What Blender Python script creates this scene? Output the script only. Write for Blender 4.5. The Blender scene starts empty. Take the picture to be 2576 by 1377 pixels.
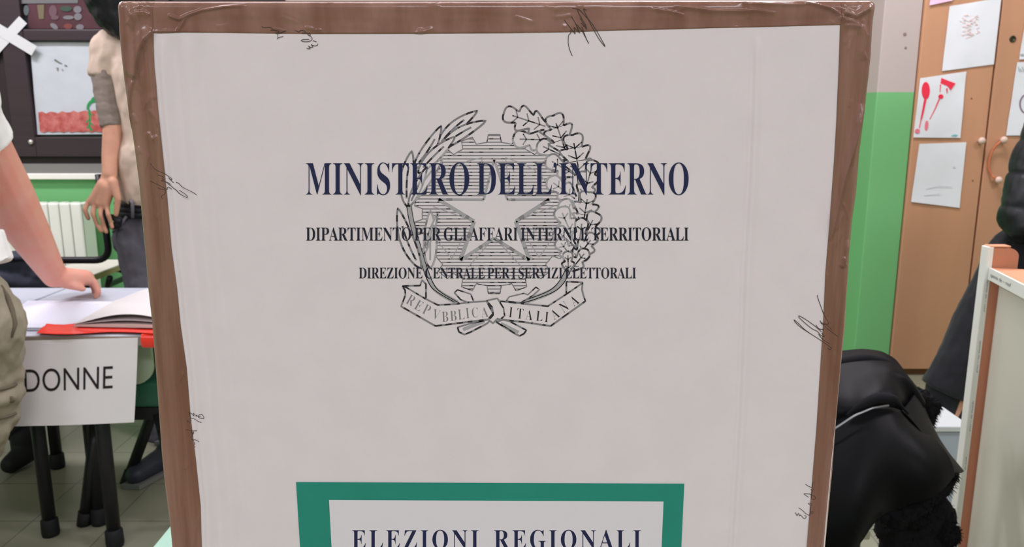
import bpy, bmesh, math, random
import numpy as np
from mathutils.bvhtree import BVHTree
from mathutils import Vector, Matrix, noise as mnoise

S = bpy.context.scene
COL = S.collection
random.seed(7)
sin, cos, pi = math.sin, math.cos, math.pi

# ------------------------------------------------------------------ camera
W, Hh = 2576, 1377
FPX = 2022.0
CX, CY = 1288.0, 688.5
PITCH = math.radians(11.4)
CAMH = 1.13
BOXY = 0.45
cam = bpy.data.cameras.new('camera')
cam.sensor_width = 36.0
cam.lens = FPX / W * 36.0
cam.clip_start = 0.02
cam.dof.use_dof = True
cam.dof.focus_distance = 0.45
cam.dof.aperture_fstop = 26.0
camo = bpy.data.objects.new('camera', cam)
camo.location = (0, 0, CAMH)
camo.rotation_euler = (pi / 2 - PITCH, 0, 0)
COL.objects.link(camo)
S.camera = camo

# ------------------------------------------------------------------ light and exposure
S.view_settings.view_transform = 'Standard'
S.view_settings.look = 'None'
S.view_settings.gamma = 1.0
S.view_settings.use_curve_mapping = False
S.view_settings.exposure = 0.215
wd = bpy.data.worlds.new('world')
S.world = wd
wd.use_nodes = True
wd.node_tree.nodes['Background'].inputs[0].default_value = (0.9, 0.95, 1.0, 1)
wd.node_tree.nodes['Background'].inputs[1].default_value = 0.05


def lamp(x, y, z, sx, sy, power, color=(0.97, 0.915, 1.0)):
    l = bpy.data.lights.new('ceiling_tube', 'AREA')
    l.shape = 'RECTANGLE'
    l.size, l.size_y = sx, sy
    l.energy = power
    l.color = color
    o = bpy.data.objects.new('ceiling_tube', l)
    o.location = (x, y, z)
    COL.objects.link(o)
    return o


for (lx, ly, pw) in [(-2.2, -1.7, 38), (0.3, -1.8, 39), (-2.9, 1.2, 20), (-0.45, 1.05, 15), (-2.5, 2.6, 48), (0.9, 2.6, 42), (2.3, 0.9, 38), (2.2, -1.8, 24)]:
    lamp(lx, ly, 2.92, 1.25, 0.30, pw)


# ------------------------------------------------------------------ helpers
def ray(u, v):
    x = (u - CX) / FPX
    y = -(v - CY) / FPX
    return (x, cos(PITCH) + y * sin(PITCH), -sin(PITCH) + y * cos(PITCH))


def P(u, v, Y):
    """point seen at pixel u,v of the photograph, at distance Y into the room"""
    d = ray(u, v)
    t = Y / d[1]
    return Vector((d[0] * t, Y, CAMH + d[2] * t))


def G(u, v, z=0.0):
    d = ray(u, v)
    t = (z - CAMH) / d[2]
    return Vector((d[0] * t, d[1] * t, z))


def lin(c):
    r = []
    for x in c:
        x = x / 255.0
        r.append(x / 12.92 if x <= 0.04045 else ((x + 0.055) / 1.055) ** 2.4)
    return r


def mat(name, rgb, rough=0.6, k=1.45, spec=0.4, metal=0.0, var=0.0, vscale=(8, 8, 8), bump=0.0, bscale=60.0, bdist=0.001, rgb2=None, coat=0.0, sheen=0.0, vdetail=4, transmission=0.0, ior=1.45):
    m = bpy.data.materials.new(name)
    m.use_nodes = True
    nt = m.node_tree
    b = nt.nodes['Principled BSDF']
    c = [min(0.92, x * k) for x in lin(rgb)]
    b.inputs['Base Color'].default_value = (*c, 1)
    b.inputs['Roughness'].default_value = rough
    b.inputs['Specular IOR Level'].default_value = spec
    b.inputs['Metallic'].default_value = metal
    b.inputs['Coat Weight'].default_value = coat
    b.inputs['Coat Roughness'].default_value = 0.15
    b.inputs['Sheen Weight'].default_value = sheen
    b.inputs['Transmission Weight'].default_value = transmission
    b.inputs['IOR'].default_value = ior
    tc = nt.nodes.new('ShaderNodeTexCoord')
    if var > 0 or rgb2:
        mp = nt.nodes.new('ShaderNodeMapping')
        mp.inputs['Scale'].default_value = vscale
        nt.links.new(tc.outputs['Object'], mp.inputs['Vector'])
        n = nt.nodes.new('ShaderNodeTexNoise')
        n.inputs['Scale'].default_value = 1.0
        n.inputs['Detail'].default_value = vdetail
        nt.links.new(mp.outputs['Vector'], n.inputs['Vector'])
        r = nt.nodes.new('ShaderNodeValToRGB')
        r.color_ramp.elements[0].position = 0.33
        r.color_ramp.elements[1].position = 0.67
        c2 = [min(0.92, x * k) for x in lin(rgb2)] if rgb2 else c
        r.color_ramp.elements[0].color = (*[x * (1 - var) for x in c], 1)
        r.color_ramp.elements[1].color = (*[min(0.95, x * (1 + var)) for x in c2], 1)
        nt.links.new(n.outputs['Fac'], r.inputs['Fac'])
        nt.links.new(r.outputs['Color'], b.inputs['Base Color'])
    if bump > 0:
        n2 = nt.nodes.new('ShaderNodeTexNoise')
        n2.inputs['Scale'].default_value = bscale
        n2.inputs['Detail'].default_value = 3
        nt.links.new(tc.outputs['Object'], n2.inputs['Vector'])
        bp = nt.nodes.new('ShaderNodeBump')
        bp.inputs['Strength'].default_value = bump
        bp.inputs['Distance'].default_value = bdist
        nt.links.new(n2.outputs['Fac'], bp.inputs['Height'])
        nt.links.new(bp.outputs['Normal'], b.inputs['Normal'])
    return m


def mk(name, verts, faces, m, parent=None, smooth=False, mi=None):
    me = bpy.data.meshes.new(name)
    me.from_pydata([tuple(v) for v in verts], [], [tuple(f) for f in faces])
    ms = m if isinstance(m, (list, tuple)) else [m]
    for x in ms:
        me.materials.append(x)
    if mi is not None:
        me.polygons.foreach_set('material_index', mi)
    if smooth:
        me.polygons.foreach_set('use_smooth', [True] * len(me.polygons))
    me.update()
    o = bpy.data.objects.new(name, me)
    COL.objects.link(o)
    if parent is not None:
        o.parent = parent
        o.matrix_parent_inverse = Matrix.Translation(-parent.location)
    return o


def tag(o, label, cat, group=None):
    o['label'] = label
    o['category'] = cat
    if group:
        o['group'] = group
    return o


def struct(o):
    o['kind'] = 'structure'
    return o


def thing(name, label, cat, loc, group=None):
    o = bpy.data.objects.new(name, None)
    o.empty_display_size = 0.1
    o.location = loc
    COL.objects.link(o)
    return tag(o, label, cat, group)


class MB:
    """collects boxes, tubes and slabs into one mesh"""

    def __init__(self):
        self.v, self.f = [], []

    def add(self, v, f):
        n = len(self.v)
        self.v += [tuple(x) for x in v]
        self.f += [tuple(i + n for i in q) for q in f]
        return self

    def box(self, x0, x1, y0, y1, z0, z1, bev=0.0):
        if bev <= 0:
            v = [(x, y, z) for z in (z0, z1) for y in (y0, y1) for x in (x0, x1)]
            f = [(0, 2, 3, 1), (4, 5, 7, 6), (0, 1, 5, 4), (2, 6, 7, 3), (0, 4, 6, 2), (1, 3, 7, 5)]
            return self.add(v, f)
        bm = bmesh.new()
        bmesh.ops.create_cube(bm, size=1.0)
        for w in bm.verts:
            w.co = Vector(((x0 + x1) / 2 + w.co.x * (x1 - x0), (y0 + y1) / 2 + w.co.y * (y1 - y0), (z0 + z1) / 2 + w.co.z * (z1 - z0)))
        bmesh.ops.bevel(bm, geom=bm.edges[:] + bm.verts[:], offset=bev, segments=2, profile=0.5, affect='EDGES')
        bm.verts.index_update()
        self.add([w.co[:] for w in bm.verts], [[w.index for w in q.verts] for q in bm.faces])
        bm.free()
        return self

    def tube(self, pts, r, n=12, caps=True, radii=None):
        pts = [Vector(p) for p in pts]
        N = len(pts)
        rings = []
        t0 = (pts[1] - pts[0]).normalized()
        ref = Vector((0, 0, 1)) if abs(t0.z) < 0.9 else Vector((1, 0, 0))
        e1 = t0.cross(ref).normalized()
        for i in range(N):
            if i == 0:
                t = pts[1] - pts[0]
            elif i == N - 1:
                t = pts[-1] - pts[-2]
            else:
                t = (pts[i + 1] - pts[i]).normalized() + (pts[i] - pts[i - 1]).normalized()
            t.normalize()
            e1 = (e1 - t * e1.dot(t)).normalized()
            e2 = t.cross(e1)
            rr = radii[i] if radii else r
            rings.append([pts[i] + e1 * rr * cos(2 * pi * k / n) + e2 * rr * sin(2 * pi * k / n) for k in range(n)])
        v = [q for rg in rings for q in rg]
        f = [(i * n + k, i * n + (k + 1) % n, (i + 1) * n + (k + 1) % n, (i + 1) * n + k) for i in range(N - 1) for k in range(n)]
        if caps:
            f.append(tuple(range(n))[::-1])
            f.append(tuple((N - 1) * n + k for k in range(n)))
        return self.add(v, f)

    def lathe(self, c, prof, n=20, axis='z'):
        """prof: list of (r, h) turned about an axis through c"""
        c = Vector(c)
        v = []
        for (r, h) in prof:
            for k in range(n):
                a = 2 * pi * k / n
                if axis == 'z':
                    v.append(c + Vector((r * cos(a), r * sin(a), h)))
                else:
                    v.append(c + Vector((r * cos(a), -h, r * sin(a))))
        N = len(prof)
        f = [(i * n + k, i * n + (k + 1) % n, (i + 1) * n + (k + 1) % n, (i + 1) * n + k) for i in range(N - 1) for k in range(n)]
        f.append(tuple(range(n))[::-1])
        f.append(tuple((N - 1) * n + k for k in range(n)))
        return self.add(v, f)

    def prism(self, poly, off):
        """closed outline of 3D points, thickened by the vector off"""
        n = len(poly)
        off = Vector(off)
        v = [Vector(p) for p in poly] + [Vector(p) + off for p in poly]
        f = [tuple(range(n)), tuple(range(2 * n - 1, n - 1, -1))]
        f += [(i, i + n, (i + 1) % n + n, (i + 1) % n) for i in range(n)]
        return self.add(v, f)

    def build(self, name, m, parent=None, smooth=False):
        o = mk(name, self.v, self.f, m, parent, smooth)
        bm = bmesh.new()
        bm.from_mesh(o.data)
        bmesh.ops.recalc_face_normals(bm, faces=bm.faces)
        bm.to_mesh(o.data)
        bm.free()
        return o


def arc(pts, r, n=6):
    """round the corners of a polyline"""
    pts = [Vector(p) for p in pts]
    out = [pts[0]]
    for i in range(1, len(pts) - 1):
        a, b, c = pts[i - 1], pts[i], pts[i + 1]
        d1, d2 = (a - b), (c - b)
        q = min(r, d1.length * 0.45, d2.length * 0.45)
        p1, p2 = b + d1.normalized() * q, b + d2.normalized() * q
        for k in range(n + 1):
            t = k / n
            out.append(p1 * (1 - t) ** 2 + b * 2 * t * (1 - t) + p2 * t * t)
    out.append(pts[-1])
    return out


def grid_mesh(name, pts, m, parent=None, smooth=True, thick=0.0):
    """pts[i][j] -> quads, optionally thickened along the normals"""
    ni, nj = len(pts), len(pts[0])
    v = [p for r in pts for p in r]
    f = [(i * nj + j, i * nj + j + 1, (i + 1) * nj + j + 1, (i + 1) * nj + j) for i in range(ni - 1) for j in range(nj - 1)]
    o = mk(name, v, f, m, parent, smooth)
    if thick:
        md = o.modifiers.new('solid', 'SOLIDIFY')
        md.thickness = thick
        md.offset = 0
        o.modifiers.new('split', 'EDGE_SPLIT').split_angle = 0.9
    return o


def fbm(p, s, seed=0.0):
    return mnoise.fractal(Vector((p[0] * s[0] + seed, p[1] * s[1] + seed * 1.7, p[2] * s[2] - seed)), 1.0, 2.0, 3)


# rounded blobs merged into one continuous surface --------------------
def cap_mesh(bm, p0, r0, p1, r1, flat=None, ends='round', n=14):
    p0, p1 = Vector(p0), Vector(p1)
    ax = p1 - p0
    L = ax.length
    if L < 1e-6:
        ax = Vector((0, 0, 1))
        L = 1e-4
    z = ax.normalized()
    ref = Vector((0, 0, 1)) if abs(z.z) < 0.9 else Vector((1, 0, 0))
    x = z.cross(ref).normalized()
    y = z.cross(x)
    rings = []
    if ends in ('round', 'round0'):
        for k in range(5):
            a = -pi / 2 + pi / 2 * (k / 5) + 0.02
            rings.append((p0 + z * r0 * sin(a), r0 * cos(a)))
    rings.append((p0, r0))
    for k in (1, 2, 3):
        rings.append((p0.lerp(p1, k / 4), r0 + (r1 - r0) * k / 4))
    rings.append((p1, r1))
    if ends == 'round':
        for k in range(1, 6):
            a = pi / 2 * (k / 5) - (0.02 if k == 5 else 0)
            rings.append((p1 + z * r1 * sin(a), r1 * cos(a)))
    prev = None
    first = None
    for (c, r) in rings:
        vs = []
        for k in range(n):
            a = 2 * pi * k / n
            q = x * r * cos(a) + y * r * sin(a)
            if flat:
                fa = Vector(flat[0]).normalized()
                q = q - fa * q.dot(fa) * (1 - flat[1])
            vs.append(bm.verts.new(c + q))
        if prev:
            for k in range(n):
                bm.faces.new((prev[k], prev[(k + 1) % n], vs[(k + 1) % n], vs[k]))
        else:
            first = vs
        prev = vs
    bm.faces.new(first[::-1])
    bm.faces.new(prev)


def fused(name, caps, voxel, m, parent=None, smooth=6, fac=0.5, disp=None, keep=None):
    bm = bmesh.new()
    for c in caps:
        kw = c[4] if len(c) > 4 else {}
        cap_mesh(bm, c[0], c[1], c[2], c[3], **kw)
    bmesh.ops.recalc_face_normals(bm, faces=bm.faces)
    me = bpy.data.meshes.new('tmp')
    bm.to_mesh(me)
    bm.free()
    t = bpy.data.objects.new('tmp', me)
    COL.objects.link(t)
    r = t.modifiers.new('r', 'REMESH')
    r.mode = 'VOXEL'
    r.voxel_size = voxel
    s = t.modifiers.new('s', 'SMOOTH')
    s.iterations = smooth
    s.factor = fac
    dg = bpy.context.evaluated_depsgraph_get()
    ev = t.evaluated_get(dg)
    nm = bpy.data.meshes.new_from_object(ev)
    bpy.data.objects.remove(t)
    bpy.data.meshes.remove(me)
    nm.name = name
    nm.materials.clear()
    nm.materials.append(m)
    if disp:
        nv = len(nm.vertices)
        co = np.empty(nv * 3)
        no = np.empty(nv * 3)
        nm.vertices.foreach_get('co', co)
        nm.vertex_normals.foreach_get('vector', no)
        co = co.reshape(-1, 3)
        no = no.reshape(-1, 3)
        for i in range(nv):
            co[i] += no[i] * disp(co[i])
        nm.vertices.foreach_set('co', co.ravel())
    nm.polygons.foreach_set('use_smooth', [True] * len(nm.polygons))
    nm.update()
    o = bpy.data.objects.new(name, nm)
    COL.objects.link(o)
    if parent is not None:
        o.parent = parent
        o.matrix_parent_inverse = Matrix.Translation(-parent.location)
    return o


# lettering ------------------------------------------------------------
def serif(s):
    return ''.join(chr(0x1D400 + ord(c) - 65) if 'A' <= c <= 'Z' else c for c in s)


def text_geo(body, spacing=1.0, offset=0.0, word=1.0):
    cu = bpy.data.curves.new('t', 'FONT')
    cu.body = body
    cu.space_character = spacing
    cu.space_word = word
    cu.offset = offset
    cu.resolution_u = 5
    o = bpy.data.objects.new('t', cu)
    COL.objects.link(o)
    dg = bpy.context.evaluated_depsgraph_get()
    me = bpy.data.meshes.new_from_object(o.evaluated_get(dg))
    v = np.array([w.co[:2] for w in me.vertices])
    f = [list(p.vertices) for p in me.polygons]
    bpy.data.objects.remove(o)
    bpy.data.curves.remove(cu)
    bpy.data.meshes.remove(me)
    lo, hi = v.min(0), v.max(0)
    return (v - lo) / (hi - lo), f, (hi - lo)


# ------------------------------------------------------------------ materials
M = {}
M['label'] = mat('white_cardboard', (196, 187, 192), 0.62, k=1.40, spec=0.3, var=0.018, vscale=(45, 45, 45), bump=0.10, bscale=420, bdist=0.0004)
M['tape'] = mat('brown_tape', (118, 80, 68), 0.27, k=1.32, spec=0.5, var=0.13, vscale=(70, 30, 22), rgb2=(124, 92, 82), bump=0.16, bscale=130, bdist=0.0012, coat=0.15)
M['tape_v'] = mat('brown_tape_streaked', (110, 74, 61), 0.27, k=1.38, spec=0.5, var=0.09, vscale=(150, 30, 8), rgb2=(126, 94, 84), bump=0.16, bscale=130, bdist=0.0012, coat=0.15)
M['card'] = mat('raw_cardboard', (150, 125, 100), 0.8)
M['navy'] = mat('navy_ink', (28, 32, 72), 0.5, k=1.1)
M['navy2'] = mat('dark_blue_ink', (30, 29, 48), 0.5, k=1.1)
M['ink_grey'] = mat('grey_ink', (150, 147, 152), 0.6, k=1.3)
M['ink_mid'] = mat('mid_grey_ink', (116, 112, 118), 0.6, k=1.35)
M['ink_black'] = mat('black_ink', (42, 38, 46), 0.6, k=1.2)
M['pen'] = mat('pen_ink', (64, 50, 52), 0.5, k=1.0)
M['green_print'] = mat('teal_green_print', (32, 122, 108), 0.5, k=1.3, var=0.03, vscale=(60, 60, 60))

# ------------------------------------------------------------------ room
WALLY = 3.90
PILY = 3.36
zband = P(2250, 232, PILY).z


def wall_mat(name, upper, lower, zb):
    m = mat(name, upper, 0.75, spec=0.25, bump=0.05, bscale=90)
    nt = m.node_tree
    b = nt.nodes['Principled BSDF']
    g = nt.nodes.new('ShaderNodeNewGeometry')
    sp = nt.nodes.new('ShaderNodeSeparateXYZ')
    nt.links.new(g.outputs['Position'], sp.inputs[0])
    gt = nt.nodes.new('ShaderNodeMath')
    gt.operation = 'GREATER_THAN'
    gt.inputs[1].default_value = zb
    nt.links.new(sp.outputs['Z'], gt.inputs[0])
    mx = nt.nodes.new('ShaderNodeMix')
    mx.data_type = 'RGBA'
    kk = 1.45
    mx.inputs[6].default_value = (*[x * kk for x in lin(lower)], 1)
    mx.inputs[7].default_value = (*[x * kk for x in lin(upper)], 1)
    nt.links.new(gt.outputs[0], mx.inputs[0])
    nt.links.new(mx.outputs[2], b.inputs['Base Color'])
    return m


M['wall'] = wall_mat('two_tone_paint', (160, 149, 145), (100, 158, 104), zband)


def floor_mat():
    m = mat('floor_tile', (142, 144, 124), 0.24, k=1.2, spec=0.5)
    nt = m.node_tree
    b = nt.nodes['Principled BSDF']
    g = nt.nodes.new('ShaderNodeNewGeometry')
    mp = nt.nodes.new('ShaderNodeMapping')
    mp.inputs['Location'].default_value = (1.116 / 0.2325 + 40, -2.31 / 0.2325 + 40, 0)
    mp.inputs['Scale'].default_value = (1 / 0.2325, 1 / 0.2325, 1)
    nt.links.new(g.outputs['Position'], mp.inputs['Vector'])
    br = nt.nodes.new('ShaderNodeTexBrick')
    br.offset = 0
    br.inputs['Scale'].default_value = 1
    br.inputs['Brick Width'].default_value = 1
    br.inputs['Row Height'].default_value = 1
    br.inputs['Mortar Size'].default_value = 0.012
    c = lin((146, 147, 126))
    br.inputs['Color1'].default_value = (*[x * 0.92 for x in c], 1)
    br.inputs['Color2'].default_value = (*[x * 0.84 for x in c], 1)
    br.inputs['Mortar'].default_value = (*[x * 0.6 for x in c], 1)
    nt.links.new(mp.outputs['Vector'], br.inputs['Vector'])
    nt.links.new(br.outputs['Color'], b.inputs['Base Color'])
    return m


M['floor'] = floor_mat()
M['plaster'] = mat('ceiling_plaster', (215, 210, 205), 0.8)
X0, X1, Y0, Y1, ZC = -3.6, 3.4, -3.4, WALLY, 3.0
struct(MB().box(X0 - .1, X1 + .1, Y0 - .1, Y1 + .2, -0.08, 0).build('floor', M['floor']))
struct(MB().box(X0 - .1, X1 + .1, Y0 - .1, Y1 + .2, ZC, ZC + .1).build('ceiling', M['plaster']))
struct(MB().box(X0 - .1, X0, Y0, Y1, 0, ZC).build('wall_left', M['wall']))
struct(MB().box(X1, X1 + .1, Y0, Y1, 0, ZC).build('wall_right', M['wall']))
struct(MB().box(X0, X1, Y0 - .1, Y0, 0, ZC).build('wall_front', M['wall']))

# back wall with the window opening
WX0, WX1 = -3.10, -1.05
zsill = P(150, 412, WALLY).z
WZ1 = 2.35
wb = MB()
wb.box(X0, WX0, WALLY, WALLY + .18, 0, ZC)
wb.box(WX1, X1, WALLY, WALLY + .18, 0, ZC)
wb.box(WX0, WX1, WALLY, WALLY + .18, 0, zsill - 0.05)
wb.box(WX0, WX1, WALLY, WALLY + .18, WZ1, ZC)
struct(wb.build('wall_back', M['wall']))
# pillar beside the cabinet
pxl = P(2216, 120, PILY).x
struct(MB().box(pxl, P(2300, 300, 3.348).x - .003, PILY, WALLY, 0, ZC, bev=0.004).build('wall_pier', M['wall']))
M['hole'] = mat('plug_hole', (120, 105, 100), 0.8)
hb = MB()
for (u, v, r) in [(2276, 86, 0.007), (2278, 120, 0.005)]:
    hb.lathe(P(u, v, PILY), [(r, 0.0), (r, 0.0015), (r * .5, 0.002)], 10, 'y')
struct(hb.build('trim_1', M['hole']))

# window -----------------------------------------------------------------
M['frame'] = mat('dark_brown_frame', (58, 47, 52), 0.45, k=1.0, spec=0.4, var=0.08, vscale=(3, 3, 40))
M['frame_lo'] = mat('dark_wood_rail', (48, 38, 42), 0.5, k=1.0)
M['glass_dark'] = mat('night_window_glass', (50, 54, 58), 0.08, k=1.0, spec=0.5)
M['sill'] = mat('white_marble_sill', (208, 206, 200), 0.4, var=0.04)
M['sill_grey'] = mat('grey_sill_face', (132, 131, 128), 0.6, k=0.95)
M['metal'] = mat('pale_metal', (190, 185, 182), 0.3, metal=0.8)

win = bpy.data.objects.new('window_1', None)
win.location = ((WX0 + WX1) / 2, WALLY, zsill)
COL.objects.link(win)
struct(win)
FY = WALLY - 0.005


def XW(u, v=250):
    return P(u, v, FY).x


def ZW(v):
    return P(100, v, FY).z


fr = MB()
fr.box(WX0, WX1, FY, FY + .07, ZW(412), ZW(396))
fr.box(WX0, XW(26), FY, FY + .07, ZW(396), WZ1)
fr.box(XW(450), WX1, FY, FY + .07, ZW(396), WZ1)
fr.box(WX0, WX1, FY, FY + .07, WZ1 - .06, WZ1)
fr.build('window_frame', M['frame_lo'], win)
sa = MB()
sa.box(XW(27), XW(82), FY - .02, FY + .03, ZW(394), WZ1 - .06, bev=.004)       # left stile
sa.box(XW(410), XW(449), FY - .02, FY + .03, ZW(394), WZ1 - .06, bev=.004)
sa.box(XW(82), XW(410), FY - .02, FY + .03, ZW(394), ZW(345), bev=.004)      # bottom rail
sa.box(XW(82), XW(410), FY - .02, FY + .03, ZW(104), ZW(74), bev=.006)       # middle rail
sa.build('sash', M['frame'], win)
g1 = MB().box(XW(78), XW(414), FY + .012, FY + .018, ZW(348), ZW(100)).build('pane', M['glass_dark'], win)
g2 = MB().box(XW(78), XW(414), FY + .012, FY + .018, ZW(78), WZ1 - .06).build('pane', M['glass_dark'], win)
MB().lathe(P(79, 357, FY - .02), [(.011, 0), (.012, .008), (.006, .014)], 12, 'y').build('window_stop', M['metal'], win, True)
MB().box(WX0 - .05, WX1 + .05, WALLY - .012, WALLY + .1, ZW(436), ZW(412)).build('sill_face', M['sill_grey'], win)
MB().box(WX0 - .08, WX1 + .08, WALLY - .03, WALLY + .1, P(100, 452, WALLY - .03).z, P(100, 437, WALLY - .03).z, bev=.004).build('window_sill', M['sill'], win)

# decorations on the glass ------------------------------------------------
M['paper'] = mat('white_paper', (206, 209, 213), 0.75, k=1.32, var=0.02, vscale=(10, 10, 10), bump=0.2, bscale=14, bdist=.003)
M['red_crayon'] = mat('red_wash', (194, 88, 82), 0.8, k=0.92, var=0.15, vscale=(30, 30, 30), rgb2=(200, 122, 116))
M['green_crayon'] = mat('green_crayon', (36, 148, 80), 0.7, k=1.0)
M['dark_mark'] = mat('dark_crayon', (90, 90, 84), 0.8)


def sheet(name, quad, Y, m, nu=14, nv=14, curl=0.004, seed=1.0, thick=0.0008, parent=None):
    """paper: px corners tl,tr,br,bl on the plane Y, gently buckled"""
    tl, tr, br, bl = [Vector((a[0], a[1], 0)) for a in quad]
    pts = []
    for i in range(nv + 1):
        row = []
        for j in range(nu + 1):
            s, t = j / nu, i / nv
            q = tl.lerp(tr, s).lerp(bl.lerp(br, s), t)
            p = P(q.x, q.y, Y)
            p.y -= curl * (0.6 + mnoise.noise(Vector((s * 2 + seed, t * 2, seed)))) + 0.001
            row.append(p)
        pts.append(row)
    return grid_mesh(name, pts, m, parent, True, thick)


def poly_px(pl, Y):
    return [P(u, v, Y) for (u, v) in pl]


def flat_marks(name, polys, Y, m, parent, thick=0.0006):
    b = MB()
    for i, pl in enumerate(polys):
        b.prism(poly_px(pl, Y - .00006 * i), (0, thick, 0))
    return b.build(name, m, parent)


def ell(u, v, a, b, n=16, rot=0.0):
    return [(u + a * cos(2 * pi * k / n) * cos(rot) - b * sin(2 * pi * k / n) * sin(rot), v + a * cos(2 * pi * k / n) * sin(rot) + b * sin(2 * pi * k / n) * cos(rot)) for k in range(n)]


def stroke(pl, w, w2=None):
    """thick polyline as an outline in px"""
    w2 = w if w2 is None else w2
    L, R = [], []
    n = len(pl)
    for i, (u, v) in enumerate(pl):
        a = pl[max(i - 1, 0)]
        b = pl[min(i + 1, n - 1)]
        dx, dy = b[0] - a[0], b[1] - a[1]
        l = math.hypot(dx, dy) or 1
        ww = (w + (w2 - w) * i / max(1, n - 1)) / 2
        L.append((u - dy / l * ww, v + dx / l * ww))
        R.append((u + dy / l * ww, v - dx / l * ww))
    return L + R[::-1]


d = sheet('seedling_drawing', [(76, 106), (330, 106), (330, 337), (95, 339)], FY + .006, mat('thin_drawing_paper', (188, 194, 200), .75, k=1.1, var=.03, vscale=(10, 10, 10), bump=.5, bscale=12, bdist=.006), curl=.003, seed=3)
tag(d, 'crumpled white drawing of a green seedling in red soil, on the lower window pane', 'drawing')
rb = []
us = np.linspace(96, 325, 24)
top = [(u, 281 + 3 * sin(u * .23) + 2 * sin(u * .61)) for u in us]
bot = [(u + 4, 332 + 2 * sin(u * .37)) for u in us]
flat_marks('painted_soil', [top + bot[::-1]], FY - .0005, M['red_crayon'], d)['label'] = 'red painted soil band'
gm = [stroke([(220, 276), (221, 266), (226, 258), (236, 252)], 5, 8), ell(238, 250, 10, 7, rot=-.5),
      stroke([(224, 276), (226, 300), (225, 318), (228, 330)], 5, 4), stroke([(226, 285), (233, 291)], 3), stroke([(225, 300), (216, 308)], 3),
      stroke([(226, 308), (234, 316)], 3), stroke([(226, 315), (218, 322)], 3), stroke([(227, 322), (233, 328)], 3)]
flat_marks('seedling', gm, FY - .0012, M['green_crayon'], d)
flat_marks('pencil_marks', [stroke([(137, 150), (150, 158), (156, 160)], 4, 1), stroke([(162, 164), (168, 166)], 3), stroke([(141, 172), (146, 170), (144, 178)], 2), stroke([(155, 174), (158, 177)], 2)], FY - .0005, M['dark_mark'], d)

M['maroon'] = mat('maroon_paper', (76, 45, 52), 0.7, k=1.2, var=0.12, vscale=(12, 12, 12))
M['deco_grey'] = mat('grey_paper', (102, 102, 104), 0.8, k=1.2)
d = tag(sheet('window_collage', [(68, -60), (330, -60), (330, 72), (72, 72)], FY + .004, M['maroon'], curl=.001, seed=6), 'dark maroon collage with faded cut-outs on the upper window pane', 'collage')
deco = [('grey_band', (104, 104, 106), [[(52 + 4, -60), (200, -60), (196, 8), (54, 9)]]),
        ('teal_cutout', (84, 92, 96), [ell(66, 26, 7, 13)]),
        ('yellow_cutout', (106, 98, 78), [stroke([(102, 12), (103, 30), (104, 48)], 18, 12)]),
        ('pink_cutout', (100, 76, 84), [ell(133, 28, 10, 15), ell(138, 44, 10, 6)]),
        ('green_cutout', (58, 76, 66), [ell(166, 22, 15, 7)]),
        ('white_cutout', (112, 110, 114), [ell(195, 24, 10, 9), ell(196, 42, 10, 9), ell(172, 44, 14, 5), ell(201, 68, 10, 7), ell(136, 66, 11, 6, rot=.6)]),
        ('orange_cutout', (112, 62, 58), [ell(171, 66, 11, 7)])]
for (nm, c, pl) in deco:
    mm_ = mat(nm, c, 0.8, k=1.2)
    for i_, q_ in enumerate(pl):
        flat_marks(nm, [q_], FY - .0008 - .0001 * i_, mm_, d)

M['masking'] = mat('white_masking_tape', (205, 207, 208), 0.6, k=1.08, bump=0.1, bscale=200)
for (nm, a, b, Y, lab) in [('rising', (-28, 142), (58, 50), FY - .024, 'white masking tape strip rising to the right across the window frame'),
                           ('falling', (-24, 62), (86, 128), FY - .0255, 'white masking tape strip falling to the right, crossing the other strip')]:
    o = MB().prism(poly_px([(q[0], q[1]) for q in stroke([a, b], 27)], Y), (0, .0008, 0)).build('masking_tape', M['masking'])
    tag(o, lab, 'tape', 'tape strips crossed on the window frame')

# radiator ----------------------------------------------------------------
M['rad'] = mat('white_enamel', (204, 206, 198), 0.4, var=0.02)
M['rad_in'] = mat('enamel_back', (170, 178, 156), 0.5)
RY = 3.72
rx1 = P(205, 540, RY).x
rz1 = P(180, 512, RY).z
rad = thing('radiator', 'white column radiator on the green wall under the window', 'radiator', (rx1 - .5, RY + .05, 0.08))
for i in range(20):
    xx = rx1 - 0.052 * (i + 1)
    c = MB()
    c.box(xx + .002, xx + .050, RY, RY + .022, 0.10, rz1, bev=.007)
    c.box(xx + .018, xx + .034, RY + .02, RY + .11, 0.16, rz1 - .06)
    c.box(xx + .006, xx + .046, RY + .022, RY + .115, rz1 - .06, rz1 - .004, bev=.006)
    c.box(xx + .006, xx + .046, RY + .022, RY + .115, 0.10, 0.16, bev=.006)
    if i == 0:
        c.box(xx + .044, xx + .050, RY + .012, RY + .112, 0.11, rz1 - .006)
    c.build('column', M['rad'], rad)
MB().box(rx1 - 1.04, rx1 - .004, RY + .10, RY + .118, 0.10, rz1 - .02).build('back_plate', M['rad_in'], rad)
for xx in (rx1 - .2, rx1 - .85):
    MB().box(xx, xx + .03, RY + .03, RY + .10, 0.0, 0.11).build('foot', M['rad'], rad)

# cabinet -----------------------------------------------------------------
CYF = 3.348


def wood(name, a, b, sc=(18, 18, 1.6)):
    return mat(name, a, 0.5, k=1.4, var=0.02, vscale=sc, rgb2=b, spec=0.35, vdetail=6)


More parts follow.
